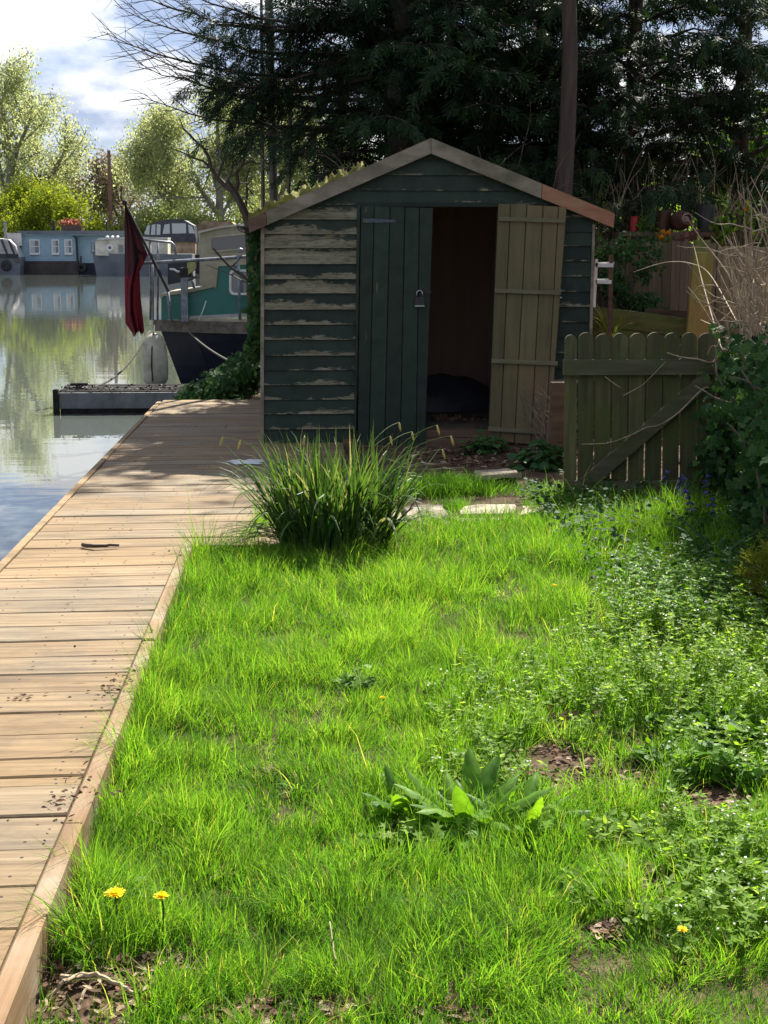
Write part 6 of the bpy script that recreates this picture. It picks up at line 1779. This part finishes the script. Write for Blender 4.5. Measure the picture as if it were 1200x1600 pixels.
# dandelions
def dandelion(px, py, label, hgt=.10, r=.019, seed=0):
    q = G(px, py, gz(0, 4) + hgt); th = thing('dandelion', (q.x, q.y, gz(q.x, q.y)), label, 'flower')
    g = np.random.default_rng(seed); zt_ = q.z
    st = MB(); st.tube([(q.x, q.y, gz(q.x, q.y)), (q.x + .004, q.y, zt_ - .03), (q.x, q.y, zt_)], .0022, 5); st.build('stem', M['strap'], th)
    mb = MB()
    for lay, (el, rr_) in enumerate(((.05, 1.0), (.35, .85), (.75, .6))):
        n = 22; an = np.arange(n) * 2 * math.pi / n + lay; e = el + .12 * g.normal(size=n)
        al = np.stack([np.cos(an) * np.cos(e), np.sin(an) * np.cos(e), np.sin(e)], -1)
        mb.leaves([(-.06, 0, 0), (.06, 0, 0), (.10, 1, 0), (-.10, 1, 0)], [(0, 1, 2, 3)], np.tile([q.x, q.y, zt_], (n, 1)), al, np.tile([0, 0, 1.0], (n, 1)), r * rr_ * (.85 + .3 * g.random(n)), g.random(n))
    mb.build('petals', M['flower_y'], th)
dandelion(179, 1396, 'yellow dandelion nearest the deck at lower left', .115, .023, 1)
dandelion(252, 1400, 'yellow dandelion right of the one nearest the deck', .11, .017, 2)
dandelion(866, 915, 'lone orange-yellow flower in the grass before the gate', .10, .016, 3)
dandelion(598, 1090, 'tiny yellow flower beside the small weed rosette', .06, .011, 4)
dandelion(1066, 1452, 'small orange flower among the chickweed at lower right', .07, .012, 5)
# cleavers: upright stems with whorls
def whorl_patch(name, label, pts, hts, mat, seed, leafL=.022, nwh=6, flower=True, kind='stuff', cat='weeds', white=None):
    g = np.random.default_rng(seed); th = thing(name, (float(np.mean(pts[:, 0])), float(np.mean(pts[:, 1])), -.1), label, cat, kind=kind)
    st, lp, la, ln, tt, fp = MB(), [], [], [], [], []
    for k in range(len(pts)):
        b0 = np.array([pts[k, 0], pts[k, 1], gz(pts[k, 0], pts[k, 1])])
        pp = wander(b0, (g.normal() * .35, g.normal() * .35, 1), hts[k], 6, .13, g)
        st.tube(pp, np.linspace(.0018, .0009, 7), 3, .3, cap=False)
        for j in range(nwh):
            u = (.25 + .75 * (j + 1) / nwh) * 6; i_ = min(int(u), 5); q = pp[i_] + (pp[i_ + 1] - pp[i_]) * (u - i_)
            m = 6; an = np.arange(m) * 2 * math.pi / m + g.random() * 6
            lp.append(np.tile(q, (m, 1))); la.append(np.stack([np.cos(an), np.sin(an), .25 + .3 * g.normal(size=m)], -1)); tt.append(np.full(m, np.clip(.15 + .6 * g.random() + .15 * j / nwh, 0, .8)))
        if flower and g.random() < .4:
            fp.append(pp[-1])
            for e in range(2): fp.append(pp[-1] + g.normal(size=3) * .012)
    st.build('stems', M[mat], th)
    lp, la, tt = np.concatenate(lp), np.concatenate(la), np.concatenate(tt)
    mb = MB(); mb.leaves(LEAF, LEAF_F, lp, la, np.tile([0, 0, 1.0], (len(lp), 1)) + g.normal(size=(len(lp), 3)) * .3, leafL * (.6 + .7 * g.random(len(lp))), tt); mb.build('leaves', M[mat], th)
    if fp:
        fp = np.array(fp); n = len(fp); mb = MB()
        for e in range(2):
            mb.leaves([(-.5, -.5, 0), (.5, -.5, 0), (.5, .5, 0), (-.5, .5, 0)], [(0, 1, 2, 3)], fp, unit(n, g), np.array([0, -.2, 1.0]) + g.normal(size=(n, 3)) * .3, .0058, g.random(n))
        mb.build('flowers', M['white_flower'], th)
    return th
def scatter_px(n, x0, x1, y0, y1, g, fn=None):
    out = []
    while len(out) < n:
        px, py = g.uniform(x0, x1), y0 + (y1 - y0) * g.random()
        q = GL(px, py)
        if (fn is None or fn(px, py)) and bare_mask(np.array([q.x]), np.array([q.y]))[0] < .25: out.append((q.x, q.y))
    return np.array(out)
gw = np.random.default_rng(700)
pts = scatter_px(480, 850, 1300, 985, 1150, gw, lambda a, b: a > 860 + (b - 985) * .15 + 60 * gw.random() - max(0, 1030 - b) * -.6)
whorl_patch('tall_weeds', 'tall pale flowering weeds at the right of the lawn', pts, .10 + .13 * gw.random(len(pts)), 'weed', 701, .019)
pts = scatter_px(300, 960, 1300, 910, 1010, gw)
whorl_patch('tall_weeds', 'shaded tall weeds at the foot of the hedge', pts, .12 + .14 * gw.random(len(pts)), 'dock', 702)
pts = scatter_px(190, 660, 920, 1050, 1250, gw, lambda a, b: abs(a - 790) < 130 * gw.random() ** .5)
whorl_patch('tall_weeds', 'low pale weeds left of the bare soil patch', pts, .05 + .07 * gw.random(len(pts)), 'weed', 703, .02, 4)
pts = scatter_px(340, 1000, 1300, 1150, 1500, gw, lambda a, b: a > 1010 + 60 * gw.random() + max(0, b - 1300) * .1)
whorl_patch('tall_weeds', 'mixed weeds sprawling at the lower right', pts, .04 + .10 * gw.random(len(pts)), 'weed', 704, .024, 4)
# chickweed / ground ivy: small round leaves close to the ground
def carpet(name, label, pts, size, mat, seed, zmax=.06, tlo=.2, thi=1.0):
    g = np.random.default_rng(seed); n = len(pts)
    z = ground_z(pts[:, 0], pts[:, 1]) + .012 + zmax * g.random(n) * fbm(pts[:, 0], pts[:, 1], 7, 3) * 1.6
    pos = np.stack([pts[:, 0], pts[:, 1], z], -1)
    mb = MB(); mb.leaves(ROUND, ROUND_F, pos, g.normal(size=(n, 3)) * [1, 1, .35], np.array([0, -.15, 1.0]) + g.normal(size=(n, 3)) * .45, size * (.35 + 1.3 * g.random(n) ** 1.6), np.clip(tlo + (thi - tlo) * g.random(n) * fbm(pts[:, 0], pts[:, 1], 5, 7) * 1.7, 0, 1))
    return tag(mb.build(name, M[mat]), label, 'weeds', kind='stuff')
def clumped(n, x0, x1, y0, y1, g, thr, s=5, seed=0, not_bare=True):
    a = G(x0, (y0 + y1) / 2, -.1).x, G(x1, (y0 + y1) / 2, -.1).x; ya, yb = GL(600, y1).y, GL(600, y0).y
    out = np.empty((0, 2))
    while len(out) < n:
        p = np.stack([a[0] + (a[1] - a[0]) * g.random(n * 2), ya + (yb - ya) * g.random(n * 2)], -1)
        k = fbm(p[:, 0], p[:, 1], s, seed) > thr
        if not_bare: k &= bare_mask(p[:, 0], p[:, 1]) < .5
        out = np.concatenate([out, p[k]])
    return out[:n]
carpet('chickweed', 'pale round-leaved chickweed spreading at the lower right', clumped(2600, 870, 1320, 1230, 1480, gw, .47, 6, 4), .019, 'weed', 711)
carpet('ground_ivy', 'bright leaves around the bare soil patch', clumped(2600, 1000, 1260, 1150, 1260, gw, .45, 6, 5), .027, 'dock', 712, .07, .1, .7)
carpet('creeping_weed', 'tiny leaved creeping weed across the mid lawn right of the docks', clumped(1700, 690, 1060, 1060, 1340, gw, .47, 6, 6), .014, 'weed', 713, .05)
carpet('shade_weed', 'shaded leafy ground cover along the foot of the gate', clumped(6500, 860, 1300, 775, 930, gw, .38, 4, 8), .022, 'ivy', 714, .16, .1, 1.0)
# coarse grass tufts along the kerb and in the lawn
for k, (px, py, n, L, lab) in enumerate(((252, 1035, 26, .20, 'coarse grass tuft leaning against the deck kerb'), (140, 1250, 22, .11, 'small grass tuft growing over the kerb'), (850, 890, 26, .16, 'dark grass tuft in the lawn before the gate'), (945, 880, 26, .18, 'taller dark grass tuft in front of the gate'), (470, 1240, 22, .11, 'low grass tuft left of the docks'))):
    q = GL(px, py); th = strap_plant('grass_tuft', lab, (q.x, q.y, q.z), n, L, .006, 'grass', 770 + k, 1.0, up=1.1, cat='grass')
# bluebells and strap leaves by the hedge
for k, (px, py, n, lab) in enumerate(((1062, 800, 14, 'bluebell clump in front of the picket gate'), (1092, 835, 12, 'second strap-leaved bluebell clump nearer the hedge'))):
    q = GL(px, py); th = strap_plant('bluebell', lab, (q.x, q.y, gz(q.x, q.y)), n, .26, .02, 'strap', 720 + k, .8)
    g2 = np.random.default_rng(730 + k); fm, sm = MB(), MB()
    for j in range(5 if k == 0 else 2):
        pp = wander((q.x + g2.normal() * .06, q.y + g2.normal() * .05, gz(q.x, q.y)), (g2.normal() * .12, 0, 1), .24 + .05 * g2.random(), 8, .03, g2, .015); sm.tube(pp, .0028, 4)
        for e in range(8):
            p = pp[4 + e // 2]; an = g2.random() * 6.28; d = np.array([math.cos(an) * .7, math.sin(an) * .7, -.6])
            fm.lathe(p + d * .008, [(.0035, 0), (.006, .008), (.0065, .016), (.010, .021)], 6, tuple(d), g2.random())
    fine(sm.build('flower_stems', M['strap'], th)); fine(fm.build('bells', M['bluebell'], th))
for k, (px, py, lab) in enumerate(((1150, 925, 'broad strap leaves at the hedge foot'), (1185, 960, 'drooping strap leaves by the right picture edge'), (1120, 880, 'strap leaves in shade left of the hedge foot'), (905, 790, 'long grass-like leaves at the left foot of the gate'))):
    q = GL(px, py); strap_plant('strap_plant', lab, (q.x, q.y, gz(q.x, q.y)), 16, .30, .026 if k < 3 else .007, 'strap' if k < 3 else 'grass', 740 + k, 1.1, up=.9)
# golden conifer at the right edge
q = GL(1205, 965); g2 = np.random.default_rng(760); th = thing('golden_conifer', (q.x, q.y, gz(q.x, q.y)), 'small golden conifer bush at the right picture edge', 'shrub')
n = 420; off = unit(n, g2); off[:, 2] = np.abs(off[:, 2]); pos = np.array([q.x + .08, q.y, gz(q.x, q.y) + .02]) + off * (g2.random(n) ** .4)[:, None] * [.2, .2, .34]
mb = MB(); mb.leaves(SPR, SPR_F, pos, off + [0, 0, .5] + g2.normal(size=(n, 3)) * .3, unit(n, g2), .09, g2.random(n)); mb.build('sprays', M['golden'], th)
mb = MB(); mb.tube([(q.x + .08, q.y, gz(q.x, q.y) - .03), (q.x + .08, q.y, gz(q.x, q.y) + .25)], [.015, .006], 6); mb.build('stem', M['bark'], th)

# ================================================================== litter, twigs and crumbs
def litter(name, label, pos, size, seed, tlo=0.0, thi=1.0, flat=.35, kind='stuff'):
    g = np.random.default_rng(seed); n = len(pos)
    mb = MB(); mb.leaves([(0, 0, 0), (.24, .3, .09), (.2, .7, .05), (0, 1, .02), (-.2, .7, .10), (-.24, .3, .05)], [(0, 1, 2, 3), (0, 3, 4, 5)], pos, g.normal(size=(n, 3)) * [1, 1, .2], np.array([0, 0, 1.0]) + g.normal(size=(n, 3)) * flat, size * (.4 + 1.0 * g.random(n)), tlo + (thi - tlo) * g.random(n))
    return tag(mb.build(name, M['litter']), label, 'leaf litter', kind=kind)
gl = np.random.default_rng(800)
pp = []
for (cx_, cy_, rx, ry) in BARE:
    n = int(150 + 2600 * rx * ry)
    a = gl.random(n) * 6.28; r_ = np.sqrt(gl.random(n)) * 1.15
    xx, yy = cx_ + np.cos(a) * rx * r_, cy_ + np.sin(a) * ry * r_
    xx = np.maximum(xx, DX1 + .08)
    pp.append(np.stack([xx, yy, ground_z(xx, yy) + .004 + .012 * gl.random(n)], -1))
litter('leaf_litter', 'brown dead leaf scraps on the bare soil patches', np.concatenate(pp), .028, 801)
n = 900; xx = P(640, 700, 10.2).x + 1.25 * gl.random(n); yy = 9.85 + .95 * gl.random(n)
litter('leaf_litter', 'fallen brown leaves on the soil before the shed door', np.stack([xx, yy, ground_z(xx, yy) + .005 + .015 * gl.random(n)], -1), .04, 802)
n = 130; xx = DX0 + .02 + (DX1 - DX0 - .04) * gl.random(n); yy = 2.3 + 10.5 * gl.random(n)
c1 = [G(35, 1092, 0), G(190, 1075, 0), G(160, 1240, 0), G(35, 855, 0)]
ex = np.concatenate([np.stack([c_.x + gl.normal(size=14) * .025, c_.y + gl.normal(size=14) * .025], -1) for c_ in c1[:3]])
xx, yy = np.concatenate([xx, ex[:, 0]]), np.concatenate([yy, ex[:, 1]])
litter('deck_crumbs', 'tiny dark bark crumbs and leaf bits scattered on the deck', np.stack([xx, np.minimum(yy, 13), np.full(len(xx), .007)], -1), .017, 803, 0, .5)
n = 70; kk = DX1 - .02 + .06 * gl.random(n); yy = np.concatenate([G(200, 1075, 0).y + .12 * gl.normal(size=35), G(125, 1240, 0).y + .10 * gl.normal(size=35)])
litter('deck_crumbs', 'dark debris caught along the kerb of the deck', np.stack([kk - .05 * gl.random(n), yy, .010 + .01 * gl.random(n)], -1), .019, 804, 0, .35)
def stick(name, label, px, z, r, mat, cat='stick', wig=.0015, seed=1):
    g = np.random.default_rng(seed); pts = [G(x, y, z_) for x, y, z_ in px]; mb = MB(); dense = []
    for a, b in zip(pts[:-1], pts[1:]):
        for t_ in np.linspace(0, 1, 5, endpoint=False): dense.append(np.array(tuple(a.lerp(b, t_))) + g.normal(size=3) * wig)
    dense.append(np.array(tuple(pts[-1]))); mb.tube(dense, np.linspace(r, r * .6, len(dense)), 6)
    return tag(mb.build(name, M[mat]), label, cat)
stick('fallen_twig', 'short dark twig lying across the deck planks', [(128, 851, .014), (150, 853, .018), (186, 852, .014)], 0, .011, 'bark', seed=3)
stick('fallen_stick', 'pale stick curving over the soil at lower left', [(95, 1528, -.10), (150, 1522, -.09), (180, 1535, -.095), (210, 1552, -.11)], 0, .007, 'dead_twig', seed=4)
stick('fallen_stick', 'dead stem rising from the soil at the bottom left corner', [(62, 1598, -.12), (75, 1560, -.10), (100, 1532, -.07), (128, 1524, -.09)], 0, .005, 'dead_twig', seed=5)
stick('fallen_stick', 'short broken stick on the soil near the bottom left', [(118, 1590, -.12), (125, 1565, -.10), (135, 1545, -.09)], 0, .005, 'dead_twig', seed=6)
stick('fallen_stick', 'thin stick lying along the soil at the right edge', [(1085, 1272, -.09), (1130, 1268, -.08), (1198, 1272, -.09)], 0, .006, 'dead_twig', seed=7)
stick('fallen_stick', 'dry grass stem leaning in the lawn at bottom middle', [(520, 1540, -.12), (524, 1500, -.05), (515, 1440, -.02)], 0, .0025, 'dead_twig', seed=8)
